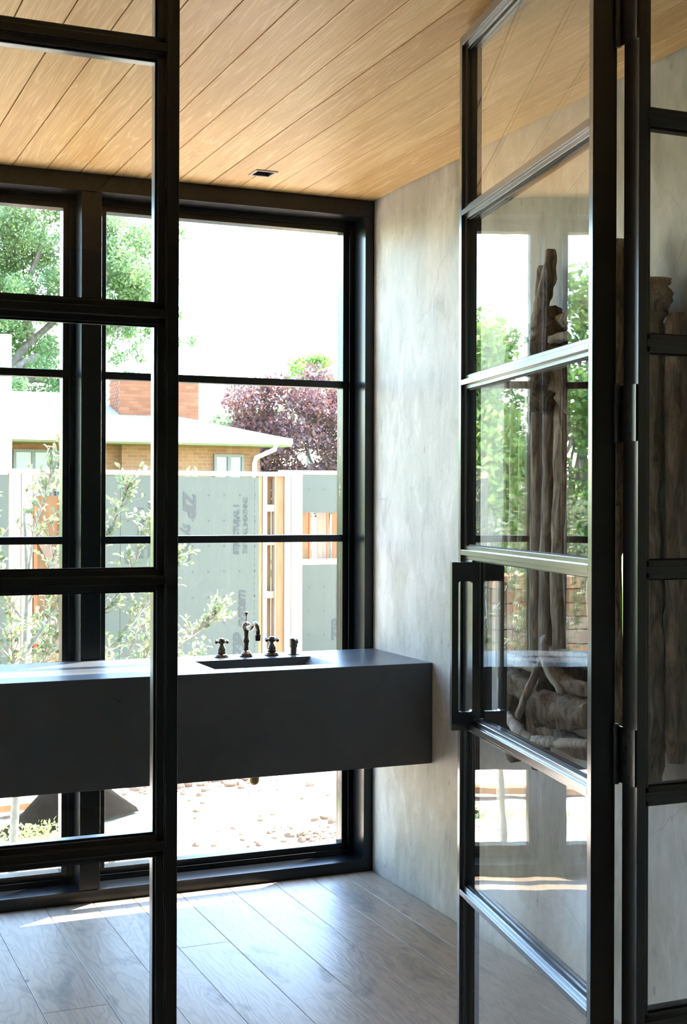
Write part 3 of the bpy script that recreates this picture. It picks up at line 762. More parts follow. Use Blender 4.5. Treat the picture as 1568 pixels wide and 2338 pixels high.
# left side uprights: a wide band of logs set side by side
for y0, y1, r, za, zb, xo, mt in ((3.838, 3.850, 0.020, 0.80, 1.98, 0.050, 'driftwood'), (3.795, 3.800, 0.024, 0.78, 2.02, 0.075, 'driftwood'), (3.745, 3.752, 0.021, 0.84, 1.95, 0.085, 'driftpale'),
                              (3.690, 3.690, 0.032, 0.72, 2.00, 0.080, 'driftwood'), (3.625, 3.620, 0.036, 0.68, 1.90, 0.070, 'driftwood'), (3.560, 3.550, 0.034, 0.90, 1.95, 0.070, 'driftwood'),
                              (3.490, 3.500, 0.040, 0.95, 1.98, 0.060, 'driftwood'), (3.420, 3.425, 0.032, 0.98, 1.92, 0.065, 'driftwood')):
    w1, w2 = random.uniform(-0.008, 0.008), random.uniform(-0.008, 0.008)
    drift([(X0 - xo, y0, za), (X0 - xo - 0.006, (y0 + y1) / 2 + w1, za + (zb - za) * 0.33), (X0 - xo, (y0 + y1) / 2 + w2, za + (zb - za) * 0.66), (X0 - xo, y1, zb)], [r, r * 1.05, r * 0.95, r * 0.9], 'driftwood_log', mt, jit=0.22, sub=7)
drift([(X0 - 0.125, 3.715, 0.74), (X0 - 0.135, 3.742, 0.92), (X0 - 0.12, 3.722, 1.06)], [0.012, 0.016, 0.011], mat='driftpale')
drift([(X0 - 0.13, 3.665, 0.70), (X0 - 0.14, 3.68, 0.82), (X0 - 0.13, 3.685, 1.04)], [0.026, 0.030, 0.026], 'driftwood_log')
# bottom: stacked logs and pale branches
drift([(X0 - 0.14, 3.70, 0.965), (X0 - 0.15, 3.60, 0.955), (X0 - 0.14, 3.46, 0.93)], [0.036, 0.044, 0.036], 'driftwood_log', jit=0.5, n=16)
drift([(X0 - 0.19, 3.46, 0.895), (X0 - 0.15, 3.36, 0.90), (X0 - 0.12, 3.22, 0.915)], [0.052, 0.050, 0.042], 'driftwood_log', jit=0.45, n=16)
drift([(X0 - 0.16, 3.68, 1.025), (X0 - 0.17, 3.58, 1.02), (X0 - 0.15, 3.49, 1.005)], [0.013, 0.018, 0.012], mat='driftpale')
drift([(X0 - 0.12, 3.52, 1.045), (X0 - 0.15, 3.43, 1.01), (X0 - 0.15, 3.33, 0.98), (X0 - 0.11, 3.22, 0.97)], [0.02, 0.026, 0.024, 0.018])
drift([(X0 - 0.19, 3.62, 0.86), (X0 - 0.21, 3.52, 0.825), (X0 - 0.2, 3.44, 0.80)], [0.012, 0.018, 0.016], mat='driftpale')
drift([(X0 - 0.20, 3.53, 0.775), (X0 - 0.2, 3.44, 0.805), (X0 - 0.18, 3.34, 0.815), (X0 - 0.15, 3.22, 0.83)], [0.014, 0.017, 0.015, 0.012], mat='driftpale')
drift([(X0 - 0.22, 3.505, 0.865), (X0 - 0.20, 3.475, 0.95), (X0 - 0.17, 3.455, 1.04)], [0.011, 0.013, 0.009])
drift([(X0 - 0.15, 3.47, 1.11), (X0 - 0.18, 3.41, 1.04), (X0 - 0.17, 3.33, 0.96)], [0.011, 0.016, 0.014], mat='driftpale')
drift([(X0 - 0.08, 3.62, 0.83), (X0 - 0.09, 3.4, 0.795), (X0 - 0.09, 3.15, 0.80)], [0.03, 0.032, 0.03], 'driftwood_log')
drift([(X0 - 0.08, 3.60, 1.055), (X0 - 0.09, 3.4, 1.05), (X0 - 0.08, 3.2, 1.03)], [0.02, 0.024, 0.02])

# ------------------------------------------------------------------ outside: ground
def gz(x, y):
    return -0.30 + 0.05 * noise.noise(Vector((x * 0.5, y * 0.5, 1.3))) + 0.022 * noise.noise(Vector((x * 2.1, y * 2.1, 7.0))) + 0.012 * noise.noise(Vector((x * 7, y * 7, 2.0)))
gx = list(np.linspace(-40, -4, 10)) + list(np.linspace(-3.5, 6.5, 101)) + list(np.linspace(8, 60, 12))
gy = list(np.linspace(5.246, 10.5, 90)) + list(np.linspace(11, 90, 24))
gv = [(x, y, gz(x, y) if y < 10.6 and -3.6 < x < 6.6 else -0.30) for y in gy for x in gx]
nx = len(gx)
gf = [(j * nx + i, j * nx + i + 1, (j + 1) * nx + i + 1, (j + 1) * nx + i) for j in range(len(gy) - 1) for i in range(nx - 1)]
g1 = structure(MB().add(gv, gf).build('ground', M['soil'], smooth=True, recalc=False))
rest = MB()
rest.add([(-60, -60, -0.31), (60, -60, -0.31), (60, 5.246, -0.31), (-60, 5.246, -0.31)], [(0, 1, 2, 3)])
rest.add([(-400, -400, -0.36), (400, -400, -0.36), (400, 400, -0.36), (-400, 400, -0.36)], [(0, 1, 2, 3)])
structure(rest.build('ground', M['soil'], recalc=False))
g1.name = 'ground'

random.seed(11)
cm = MB()
def blob(m, c, r):
    q = MB().sphere((0, 0, 0), r, 7, 5, (1, random.uniform(0.7, 1.2), random.uniform(0.5, 0.8)))
    s = random.uniform(0, 99)
    m.add([tuple(Vector(c) + Vector(p) * (1 + 0.5 * noise.noise(Vector(p) / r * 1.3 + Vector((s, 0, 0))))) for p in q.v], q.f)
for _ in range(260):
    y = 6.3 + 3.4 * random.random() ** 1.5
    x = random.uniform(1.0, 4.0)
    if random.random() < 0.55:
        x = random.gauss(2.75, 0.28); y = random.gauss(6.75, 0.14)
    r = abs(random.gauss(0, 0.012)) + 0.004
    blob(cm, (x, y, gz(x, y) + r * 0.2), r)
for _ in range(160):
    x = random.gauss(2.45, 0.3); y = random.gauss(8.3, 0.2); r = abs(random.gauss(0, 0.018)) + 0.005
    blob(cm, (x, y, gz(x, y) + r * 0.2), r)
tag(cm.build('soil_clods', M['clod']), 'broken brown soil clods scattered over the pale graded ground', 'soil', kind='stuff')

# ------------------------------------------------------------------ wall under construction with green sheathing
YC = 11.0
fw = empty('framed_wall', (3.0, YC, -0.3), label='unfinished stud wall clad with green sheathing panels facing the window', cat='stud wall')
for x0, x1 in ((0.62, 1.763), (2.46, 2.672), (2.675, 3.886)):
    MB().box(x0, x1, YC, YC + 0.011, -0.3, 1.715).build('sheathing_panel', M['sheath'], fw)
MB().box(0.62, 4.29, YC - 0.004, YC + 0.10, 1.725, 1.765).build('top_plate', M['pinelight'], fw)
MB().box(0.62, 4.29, YC + 0.012, YC + 0.10, -0.3, -0.26).build('sole_plate', M['pine'], fw)
for a, b, y, mt in ((3.889, 3.918, YC + 0.010, 'pine'), (3.922, 3.962, YC - 0.002, 'pinelight'), (3.965, 4.032, YC + 0.10, 'pine'), (4.034, 4.044, YC, 'pinelight'), (4.047, 4.122, YC + 0.02, 'pine'),
                    (4.126, 4.181, YC - 0.002, 'pinelight'), (4.185, 4.288, YC - 0.004, 'pinelight'), (1.770, 1.862, YC, 'pinelight'), (1.866, 1.955, YC, 'pinelight'), (2.36, 2.455, YC, 'pinelight')):
    MB().box(a, b, y, y + 0.088, -0.26, 1.7245).build('stud', M[mt], fw)
for z in (1.45, 1.16, 0.70, 0.2):
    MB().box(3.965, 4.034, YC + 0.012, YC + 0.098, z - 0.03, z + 0.03).build('blocking', M['pinelight'], fw)
MB().box(1.958, 2.358, YC, YC + 0.088, 1.585, 1.722).build('lintel', M['pinelight'], fw)
# lumber seen through the opening on the left
for xx in (2.02, 2.23):
    MB().box(xx, xx + 0.028, YC + 0.30, YC + 0.303, -0.2, 1.50).build('warning_strip', M['orange'], fw)
MB().box(1.6, 2.9, YC + 0.34, YC + 0.36, -0.3, 1.55).build('inner_plywood', M['ply'], fw)
MB().bar((2.0, YC + 0.29, 1.35), (2.42, YC + 0.29, 0.55), 0.09, 0.03, (0, 1, 0)).build('brace', M['pinelight'], fw)
for zz in (0.33, 0.45, 0.18):
    MB().box(1.97, 2.37, YC + 0.2, YC + 0.235, zz, zz + 0.07).build('cross_board', M['pinelight' if zz != 0.18 else 'pine'], fw)

def lettering(par, body, size, x, z, up, y, shear=0.0, off=0.0, space=1.0, yoff=0.0035):
    me = text_mesh(body, size, shear, off, space)
    me.materials.append(M['ink'])
    o = bpy.data.objects.new('lettering', me); C.objects.link(o)
    a = R(90) if up else R(-90)
    Mx = Matrix.Translation((x, y - yoff, z)) @ Matrix.Rotation(R(90), 4, 'X') @ Matrix.Rotation(a, 4, 'Z')
    o.parent = par
    o.matrix_parent_inverse = Matrix.Translation(-par.location)
    o.matrix_basis = Mx
    return o
# vertical print on the panels (reading upwards unless noted)
lettering(fw, 'STRUCTURAL 1', 0.062, 3.703, 1.055, True, YC, 0, 0.003)
lettering(fw, '7/16" WALL SHEATHING', 0.056, 3.782, 1.055, True, YC, 0, -0.0005, 0.78)
lettering(fw, 'STRUCTURAL 1', 0.062, 2.867, 1.03, True, YC, 0, 0.003)
lettering(fw, '7/16" WALL SHEATHING', 0.056, 2.945, 1.03, True, YC, 0, -0.0005, 0.78)
lettering(fw, 'ZIP', 0.150, 3.765, 0.16, True, YC, 0.25, 0.004, 0.95)
lettering(fw, 'system', 0.125, 3.765, 0.42, True, YC, 0.25, 0.001, 0.92)
lettering(fw, 'ZIP', 0.150, 3.215, 1.585, False, YC, 0.25, 0.004, 0.95)
lettering(fw, 'system', 0.125, 3.215, 1.325, False, YC, 0.25, 0.001, 0.92)
nm = MB()
for i in range(10):
    for j in range(8):
        x = 2.74 + i * 0.139; z = 1.56 - j * 0.217
        if x < 3.86: nm.lathe([(0.008, -0.0015), (0.008, 0.0)], (x, YC, z), 6, 'Y')
tag(nm.build('nail_heads', M['ink'], fw), kind='stuff')
for x in (3.845,):
    sm_ = MB()
    for k in range(38): sm_.box(x, x + 0.004, YC - 0.0015, YC, -0.25 + k * 0.052, -0.225 + k * 0.052)
    tag(sm_.build('stitch_marks', M['ink'], fw), kind='stuff')

YD = 11.55
fw2 = empty('framed_wall', (5.2, YD, -0.3), label='second green sheathed wall with a window opening behind the pale studs', cat='stud wall')
MB().box(4.30, 6.4, YD, YD + 0.011, 1.405, 1.755).build('sheathing_panel', M['sheath'], fw2)
MB().box(4.30, 6.4, YD, YD + 0.011, -0.3, 0.925).build('sheathing_panel', M['sheath'], fw2)
MB().box(4.30, 6.4, YD - 0.003, YD + 0.10, 1.757, 1.795).build('top_plate', M['pinelight'], fw2)
MB().box(4.30, 6.4, YD - 0.003, YD + 0.35, 0.926, 0.965).build('window_sill_plate', M['pinelight'], fw2)
for x0, x1, y, mt in ((4.62, 4.76, YD + 0.5, 'pine'), (4.768, 4.782, YD + 0.49, 'orange'), (4.86, 4.95, YD + 0.5, 'pinelight'), (4.952, 4.966, YD + 0.49, 'orange'), (5.02, 5.2, YD + 0.5, 'pine')):
    MB().box(x0, x1, y, y + 0.04, -0.3, 1.74).build('stud', M[mt], fw2)
lettering(fw2, 'ZIP', 0.150, 4.905, 0.20, True, YD, 0.25, 0.004, 0.95)
lettering(fw2, 'system', 0.125, 4.905, 0.46, True, YD, 0.25, 0.001, 0.92)
nm = MB()
for i in range(6):
    for z in (1.62, 0.72, 0.5, 0.28): nm.lathe([(0.008, -0.0015), (0.008, 0.0)], (4.42 + i * 0.15, YD, z), 6, 'Y')
tag(nm.build('nail_heads', M['ink'], fw2), kind='stuff')

# ------------------------------------------------------------------ neighbouring brick house
YH = 27.0
hs = empty('brick_house', (6.5, YH, -0.3), label='low orange brick house with hipped roof and chimney beyond the stud wall', cat='house')
MB().box(0.5, 6.53, YH, YH + 6.4, -0.3, 2.66).box(6.53, 9.47, YH - 0.25, YH + 6.4, -0.3, 2.66).build('brick_wall', M['brickwall'], hs)
ex0, ex1, ey0, ey1, ez = -0.4, 9.95, YH - 0.85, YH + 7.6, 2.80
rz_, ry = 3.95, YH + 3.6
rv = [(ex0, ey0, ez), (ex1, ey0, ez), (ex1, ey1, ez), (ex0, ey1, ez), (4.4, ry, rz_), (6.0, ry, rz_),
      (ex0, ey0, ez - 0.04), (ex1, ey0, ez - 0.04), (ex1, ey1, ez - 0.04), (ex0, ey1, ez - 0.04)]
MB().add(rv, [(0, 1, 5, 4), (1, 2, 5), (2, 3, 4, 5), (3, 0, 4), (0, 6, 7, 1), (1, 7, 8, 2), (2, 8, 9, 3), (3, 9, 6, 0), (6, 9, 8, 7)]).build('roof', M['shingle'], hs)
MB().box(ex0, ex1, ey0 - 0.09, ey0 - 0.002, ez - 0.13, ez + 0.005).build('gutter', M['whitetrim'], hs, bevel=0.02)
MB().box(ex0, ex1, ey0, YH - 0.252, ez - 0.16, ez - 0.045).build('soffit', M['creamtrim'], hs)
MB().tube([(9.60, ey0 - 0.03, 2.68), (9.60, ey0 + 0.05, 2.58), (9.35, YH - 0.36, 2.42), (9.32, YH - 0.33, 2.30), (9.32, YH - 0.33, -0.2)], 0.05, 10).build('downspout', M['whitetrim'], hs)
def hwin(x0, x1, z0, z1, y):
    wn_ = frame_ring(x0, x1, z0, z1, 0.055, y - 0.07, y + 0.02)
    xm = (x0 + x1) / 2
    wn_.box(xm - 0.035, xm + 0.035, y - 0.07, y + 0.02, z0 + 0.055, z1 - 0.055)
    f_ = wn_.build('window', M['winframe'], hs)
    for a, b in ((x0 + 0.055, xm - 0.035), (xm + 0.035, x1 - 0.055)):
        MB().box(a, b, y - 0.03, y - 0.02, z0 + 0.055, z1 - 0.055).build('pane', M['houseglass'], f_)
hwin(4.41, 5.20, 1.2, 2.52, YH)
hwin(8.45, 9.10, 1.2, 2.48, YH - 0.25)
for x0 in (4.12, 5.25):
    sh_ = MB().box(x0, x0 + 0.26, YH - 0.05, YH - 0.001, 1.2, 2.52).build('shutter', M['shutter'], hs)
    for k in range(22):
        if k == 10: continue
        MB().bar((x0 + 0.04, YH - 0.055, 1.28 + k * 0.055), (x0 + 0.22, YH - 0.055, 1.28 + k * 0.055), 0.012, 0.05, (0, 0.6, 0.8)).build('slat', M['shutter'], sh_)
# chimney with real brick courses
CX0, CX1, CY0, CY1 = 6.84, 8.58, YH + 1.2, YH + 2.2
ch = MB().box(CX0 + 0.012, CX1 - 0.012, CY0 + 0.012, CY1 - 0.012, 2.7, 4.10).build('chimney', M['mortar'], hs)
bw, bh, bd = 0.2, 0.062, 0.09
me_b = None
def brick(xc, yc, zc, rot, sx=1.0):
    global me_b
    if me_b is None:
        t_ = MB().box(-bw / 2, bw / 2, -bd / 2, bd / 2, -bh / 2, bh / 2)
        me_b = bpy.data.meshes.new('brick'); me_b.from_pydata(t_.v, [], t_.f); me_b.materials.append(M['brick'])
    o = bpy.data.objects.new('brick', me_b); C.objects.link(o)
    o.parent = ch
    o.location = (xc, yc, zc); o.scale = (sx, 1, 1)
    if rot: o.rotation_euler = (0, 0, R(90))
nrow = 16
for j in range(nrow):
    z = 3.03 + j * 0.072 - 0.0
    nbx = 8
    pit = (CX1 - CX0 - bw) / nbx
    for i in range(nbx + (1 if j % 2 == 0 else 0)):
        brick(CX0 + bw / 2 + i * pit + (0 if j % 2 == 0 else pit / 2), CY0 + bd / 2, z, False)
    if j % 2:
        brick(CX0 + 0.0475, CY0 + bd / 2, z, False, 0.475); brick(CX1 - 0.0475, CY0 + bd / 2, z, False, 0.475)
    for i in range(4):
        brick(CX0 + bd / 2, CY0 + 0.20 + i * 0.215 + (0.1 if j % 2 == 0 else 0.0), z, True)
        brick(CX1 - bd / 2, CY0 + 0.20 + i * 0.215 + (0.1 if j % 2 == 0 else 0.0), z, True)
MB().box(CX0 - 0.04, CX1 + 0.04, CY0 - 0.04, CY1 + 0.04, 4.10 + 0.065, 4.10 + 0.125).build('chimney_cap', M['mortar'], ch)
MB().box(CX0 - 0.02, CX1 + 0.02, CY0 - 0.02, CY1 + 0.02, 2.72, 3.00).build('flashing', M['lead'], ch)

pl = empty('utility_pole', (3.32, 20.0, -0.3), label='grey wooden utility pole at the left edge of the window view', cat='pole')
MB().tube([(3.16, 20, -0.3), (3.16, 20, 1.5), (3.155, 20, 3.92)], [0.105, 0.10, 0.09], 14).build('shaft', M['pole'], pl, smooth=True)
MB().box(3.10, 3.21, 19.86, 19.90, 3.45, 3.60).build('bracket', M['lead'], pl)

# ------------------------------------------------------------------ foliage helpers
def leaf_cloud(rng, centers, n, size, up=0.25, aspect=0.62):
    """numpy leaf quads (bent diamonds) scattered in blobs: centers = [(c, radii)]"""
    cs = np.array([c for c, r in centers]); rs = np.array([r for c, r in centers])
    wts = np.prod(rs, axis=1) ** (2 / 3); wts = wts / wts.sum()
    idx = rng.choice(len(cs), n, p=wts)
    d = rng.normal(size=(n, 3)); d /= np.linalg.norm(d, axis=1)[:, None]
    rad = rng.random(n) ** 0.45
    # clumps: modulate by lumpy directions
    p = cs[idx] + d * rad[:, None] * rs[idx]
    ax = rng.normal(size=(n, 3)); ax /= np.linalg.norm(ax, axis=1)[:, None]
    nr = rng.normal(size=(n, 3)) + np.array([0, 0, up * 3]); nr -= (nr * ax).sum(1)[:, None] * ax; nr /= np.linalg.norm(nr, axis=1)[:, None]
    bx = np.cross(nr, ax)
    s = size * rng.uniform(0.6, 1.3, n)[:, None]
    v = np.stack([p - ax * s, p + bx * s * aspect * 0.8 - ax * s * 0.15 + nr * s * 0.15, p + ax * s, p - bx * s * aspect * 0.8 - ax * s * 0.15 + nr * s * 0.15], axis=1).reshape(-1, 3)
    return v

def cloud_obj(name, v, mat, parent):
    n = len(v) // 4
    me = bpy.data.meshes.new(name)
    me.vertices.add(len(v)); me.vertices.foreach_set('co', v.astype(np.float32).ravel())
    me.loops.add(n * 4); me.loops.foreach_set('vertex_index', np.arange(n * 4, dtype=np.int32))
    me.polygons.add(n)
    me.polygons.foreach_set('loop_start', np.arange(0, n * 4, 4, dtype=np.int32))
    me.update(calc_edges=True)
    me.materials.append(mat)
    o = place(name, me, parent)
    o['kind'] = 'stuff'
    return o

def blobs(rng, c, R3, n, r0, r1, shell=0.75):
    out = []
    for _ in range(n):
        d = rng.normal(size=3); d /= np.linalg.norm(d)
        q = np.array(c) + d * np.array(R3) * rng.uniform(0.2, 1.0) ** 0.5 * shell
        r = rng.uniform(r0, r1)
        out.append((q, np.array([r, r, r * 0.75])))
    return out

def tree(name, label, base, trunk_top, tr, crown, mat, seed, nleaf, lsize, group=None, nbr=7, bark='bark'):
    rng = np.random.default_rng(seed); random.seed(seed)
    t_ = empty(name, base, label=label, cat='tree', group=group)
    b = Vector(base); tt = Vector(trunk_top)
    MB().tube(smooth_path([b, b.lerp(tt, 0.35) + Vector((random.uniform(-.1, .1), 0, 0)), b.lerp(tt, 0.7), tt], 3), [tr * (1 - 0.06 * i) for i in range(10)], 9, 0.15, seed).build('trunk', M[bark], t_, smooth=True)
    for k in range(nbr):
        c = crown[int(rng.integers(len(crown)))][0]
        s = b.lerp(tt, random.uniform(0.55, 1.0)); e = Vector(c)
        mid = s.lerp(e, 0.5) + Vector((random.uniform(-.2, .2), random.uniform(-.2, .2), random.uniform(-0.1, .25))) * (e - s).length * 0.4
        pp = smooth_path([s, mid, e], 5)
        MB().tube(pp, [tr * 0.42 * (1 - 0.75 * i / (len(pp) - 1)) for i in range(len(pp))], 6, 0.15, seed + k).build('branch', M[bark], t_, smooth=True)
    cloud_obj('foliage', leaf_cloud(rng, crown, nleaf, lsize), M[mat], t_)
    return t_

rng = np.random.default_rng(5)
# big oak reaching over the house from the left
oc = []
for (x, z, r) in ((5.1, 9.3, 1.0), (6.5, 9.6, 1.2), (7.8, 9.2, 1.1), (8.9, 9.2, 1.0), (9.9, 9.0, 0.8), (5.1, 8.1, 1.0), (6.5, 8.2, 1.1), (8.1, 8.1, 1.1), (9.4, 7.9, 1.1), (10.1, 7.8, 0.9), (5.9, 6.9, 0.9), (7.2, 6.9, 0.8), (8.7, 6.8, 1.1), (10.1, 6.7, 0.9), (10.5, 6.1, 0.45),
                  (5.5, 5.6, 0.9), (6.7, 5.4, 0.8), (9.1, 6.1, 0.6), (5.6, 4.5, 0.9), (6.8, 4.7, 0.9), (7.8, 4.5, 0.8), (8.5, 4.6, 0.5), (4.5, 6.6, 1.0), (3.9, 8.3, 1.2), (5.4, 6.2, 0.9), (6.4, 6.2, 0.8), (5.9, 8.8, 1.0), (7.1, 8.8, 1.0), (4.9, 7.4, 0.9), (6.2, 7.6, 0.9), (7.1, 7.5, 0.8), (9.5, 8.5, 0.9), (8.9, 7.6, 0.9), (9.7, 7.2, 0.8)):
    for q in range(7):
        oc.append((np.array([x + rng.normal() * 0.42, 38 + rng.normal() * 1.0, z + rng.normal() * 0.42]), np.array([r * 0.52, r * 0.7, r * 0.42]) * rng.uniform(0.7, 1.15)))
oak = tree('oak_tree', 'large spreading oak tree with pale green foliage at the upper left', (5.6, 38.0, -0.3), (5.9, 38.0, 5.2), 0.34, oc, 'leafoak', 21, 70000, 0.062, nbr=0)
for k, pth in enumerate((
        [(5.9, 38, 4.6), (6.4, 38, 5.6), (7.2, 38, 6.4), (8.2, 38, 7.4), (9.1, 38, 8.7)],
        [(5.8, 38, 5.2), (5.5, 38, 6.6), (5.2, 38, 8.0), (4.9, 38, 9.6)],
        [(6.1, 38, 5.1), (7.1, 38, 5.6), (8.1, 38, 5.8), (9.1, 38, 6.4), (10.1, 38, 6.6)],
        [(6.7, 38, 6.0), (6.5, 38, 7.2), (6.9, 38, 8.4), (7.1, 38, 9.6)],
        [(7.4, 38, 6.6), (7.6, 38, 7.6), (7.9, 38, 8.8)],
        [(5.9, 38, 4.6), (6.8, 38, 4.9), (7.8, 38, 4.7), (8.5, 38, 4.9)],
        [(5.7, 38, 6.0), (4.9, 38, 6.9), (4.2, 38, 7.9)])):
    pp = smooth_path(pth, 4)
    MB().tube(pp, [0.13 * (1 - 0.8 * i / (len(pp) - 1)) + 0.012 for i in range(len(pp))], 7, 0.2, 40 + k).build('branch', M['bark'], oak, smooth=True)

# purple maple right of the house
pc = blobs(rng, (13.2, 33.0, 3.15), (2.9, 1.6, 1.75), 90, 0.35, 0.65, 0.95)
pc += blobs(rng, (13.6, 32.6, 1.7), (2.6, 1.2, 0.8), 34, 0.35, 0.6, 0.95)
tree('purple_maple', 'dense purple leaved maple right of the brick house', (13.6, 33.0, -0.3), (13.6, 33.0, 2.6), 0.16, pc, 'leafpurple', 31, 42000, 0.066)
gc = blobs(rng, (15.8, 40.0, 5.5), (0.8, 0.9, 1.0), 22, 0.2, 0.4, 0.9) + blobs(rng, (16.0, 40, 4.6), (1.1, 1, 0.9), 14, 0.3, 0.5)
tree('green_tree', 'light green tree top rising behind the purple maple', (15.8, 40, -0.3), (15.8, 40, 4.6), 0.12, gc, 'leafbright', 33, 4200, 0.085)
bc = blobs(rng, (13.2, 37.5, 3.6), (1.5, 1.0, 0.85), 22, 0.3, 0.5)
tree('green_tree', 'rounded mid green tree between the chimney and purple maple', (13.2, 37.5, -0.3), (13.2, 37.5, 3.0), 0.12, bc, 'leafoak', 34, 4200, 0.08)
yc_ = blobs(rng, (12.2, 40.0, 3.35), (1.3, 1.0, 0.62), 14, 0.25, 0.42)
tree('yellow_shrub', 'low yellowish shrub right of the chimney above the roof', (12.2, 40.0, -0.3), (12.2, 40, 2.8), 0.08, yc_, 'leafyellow', 35, 2600, 0.08)
# leafy tops peeping over the stud wall in front of the house
tp = blobs(rng, (6.25, 21.0, 1.75), (0.12, 0.2, 0.5), 6, 0.10, 0.18)
tree('sprouting_shrub', 'thin bright shrub in front of the house wall', (6.25, 21.0, -0.3), (6.25, 21.0, 1.4), 0.02, tp, 'leafbright', 38, 130, 0.06, nbr=3)
tp = blobs(rng, (7.15, 21.0, 1.62), (0.45, 0.2, 0.16), 8, 0.10, 0.15)
tree('sprouting_shrub', 'low pale leaves just above the stud wall below the house wall', (7.15, 21.0, -0.3), (7.15, 21.0, 1.4), 0.02, tp, 'leafbright', 37, 160, 0.06, nbr=3)

# trees to the left of the view: what the open door glass mirrors
for k, (x, y, hgt, rr, mt, lab) in enumerate((
        (0.2, 14.6, 3.3, 0.75, 'leafbright', 'narrow bright green tree mirrored in the door glass, nearest the lumber'),
        (-1.3, 16.6, 4.0, 0.95, 'leafdeep', 'dark green conical tree mirrored in the door glass'),
        (0.35, 17.5, 3.6, 0.9, 'leafdeep', 'dark bushy tree behind the lumber stack'),
        (-3.2, 18.5, 4.6, 1.2, 'leafbright', 'tall light green tree at the far left of the yard'),
        (-0.6, 20.5, 4.3, 1.2, 'leafdeep', 'broad dark green tree furthest back in the yard'))):
    cr = []
    for z in np.arange(0.35, hgt, 0.45):
        f_ = 1.0 - 0.75 * (z / hgt) ** 1.6
        for q in range(7):
            a_ = rng.uniform(0, 6.28); d_ = rr * f_ * rng.uniform(0.2, 1.0)
            cr.append((np.array([x + math.cos(a_) * d_, y + math.sin(a_) * d_, z + rng.normal() * 0.15]), np.array([0.36, 0.36, 0.34]) * rng.uniform(0.6, 1.0)))
    tree('yard_tree', lab, (x, y, -0.3), (x, y, hgt * 0.75), 0.09, cr, mt, 50 + k, 9000, 0.055, 'trees at the left of the yard', nbr=9)

# ------------------------------------------------------------------ young tree right outside the window
def leaf_mesh():
    pts = [(0.0, 0.0), (0.30, 0.42), (0.62, 0.5), (0.88, 0.28), (1.0, 0.0)]
    vv = [(0, 0, 0)]; mid = []
    v_ = []; f_ = []
    for x, y in pts: v_.append((x, 0.0, 0.10 * math.sin(x * 3.1)))
    for x, y in pts[1:4]: v_.append((x, y * 0.50, 0.10 * math.sin(x * 3.1) + 0.09))
    for x, y in pts[1:4]: v_.append((x, -y * 0.50, 0.10 * math.sin(x * 3.1) + 0.09))
    f_ = [(0, 1, 5), (1, 2, 6, 5), (2, 3, 7, 6), (3, 4, 7), (0, 8, 1), (1, 8, 9, 2), (2, 9, 10, 3), (3, 10, 4)]
    me = bpy.data.meshes.new('leaf'); me.from_pydata(v_, [], f_); me.materials.append(M['leaf'])
    for p in me.polygons: p.use_smooth = True
    return me
LEAF = leaf_mesh()
def leaf_matrix(p, d, s, rnd):
    d = Vector(d).normalized()
    up = Vector((rnd.uniform(-1, 1), rnd.uniform(-1, 1), rnd.uniform(0.1, 1.6)))
    y = up.cross(d)
    if y.length < 0.05: y = Vector((0, 1, 0)).cross(d)
    y.normalize(); z = d.cross(y)
    m_ = Matrix((d * s, y * s, z * s)).transposed().to_4x4()
    m_.translation = p
    return m_

def sapling(label, base, trunk, limbs, seed, nparts):
    rnd = random.Random(seed)
    e = empty('young_tree', base, label=label, cat='tree')
    pp = smooth_path(trunk, 5)
    MB().tube(pp, [0.024 * (1 - 0.72 * i / (len(pp) - 1)) for i in range(len(pp))], 10, 0.06, seed).build('trunk', M['youngbark'], e, smooth=True)
    spots = []
    tw = MB()
    for pth, r in limbs:
        q = smooth_path(pth, 7)
        MB().tube(q, [r * (1 - 0.78 * i / (len(q) - 1)) for i in range(len(q))], 7, 0.06, seed).build('branch', M['youngbark'] if r > 0.006 else M['twig'], e, smooth=True)
        nq = len(q)
        for i in range(2, nq):
            if i / nq < 0.22: continue
            p = q[i]; d = (q[i] - q[i - 1]).normalized()
            for s_ in range(4):
                side = Vector((rnd.uniform(-1, 1), rnd.uniform(-1, 1), rnd.uniform(-0.5, 0.8)))
                if rnd.random() < 0.8:
                    ln = rnd.uniform(0.05, 0.20) * (1.2 - 0.5 * i / nq)
                    dd = (d * 0.7 + side * 0.8).normalized()
                    a, b = p + dd * ln * 0.5 + Vector((0, 0, 0.01)), p + dd * ln
                    tw.tube([p, a, b], [0.0022, 0.0016, 0.001], 4)
                    for t_ in (0.35, 0.6, 0.8, 0.95, 1.0):
                        if rnd.random() < 0.8:
                            pt = p.lerp(b, t_)
                            spots.append((pt, dd * 0.6 + Vector((rnd.uniform(-1, 1), rnd.uniform(-1, 1), rnd.uniform(-0.6, 0.9))), rnd.uniform(0.026, 0.048)))
                elif rnd.random() < 0.5:
                    spots.append((p, d * 0.5 + side, rnd.uniform(0.03, 0.05)))
        spots.append((q[-1], d, 0.045))
    tag(tw.build('twigs', M['twig'], e), kind='stuff')
    rnd.shuffle(spots)
    for k, (p, d, s_) in enumerate(spots[:nparts]):
        o = bpy.data.objects.new('leaf', LEAF); C.objects.link(o); o.parent = e
        o.matrix_parent_inverse = Matrix.Translation(-e.location)
        o.matrix_basis = leaf_matrix(p, d, s_, rnd)
    m = MB()
    for p, d, s_ in spots[nparts:]:
        mm = leaf_matrix(p, d, s_, rnd)
        m.add([tuple(mm @ v.co) for v in LEAF.vertices], [tuple(f.vertices) for f in LEAF.polygons])
    if m.v: tag(m.build('foliage', M['leaf'], e, smooth=True, recalc=False), kind='stuff')
    return len(spots)

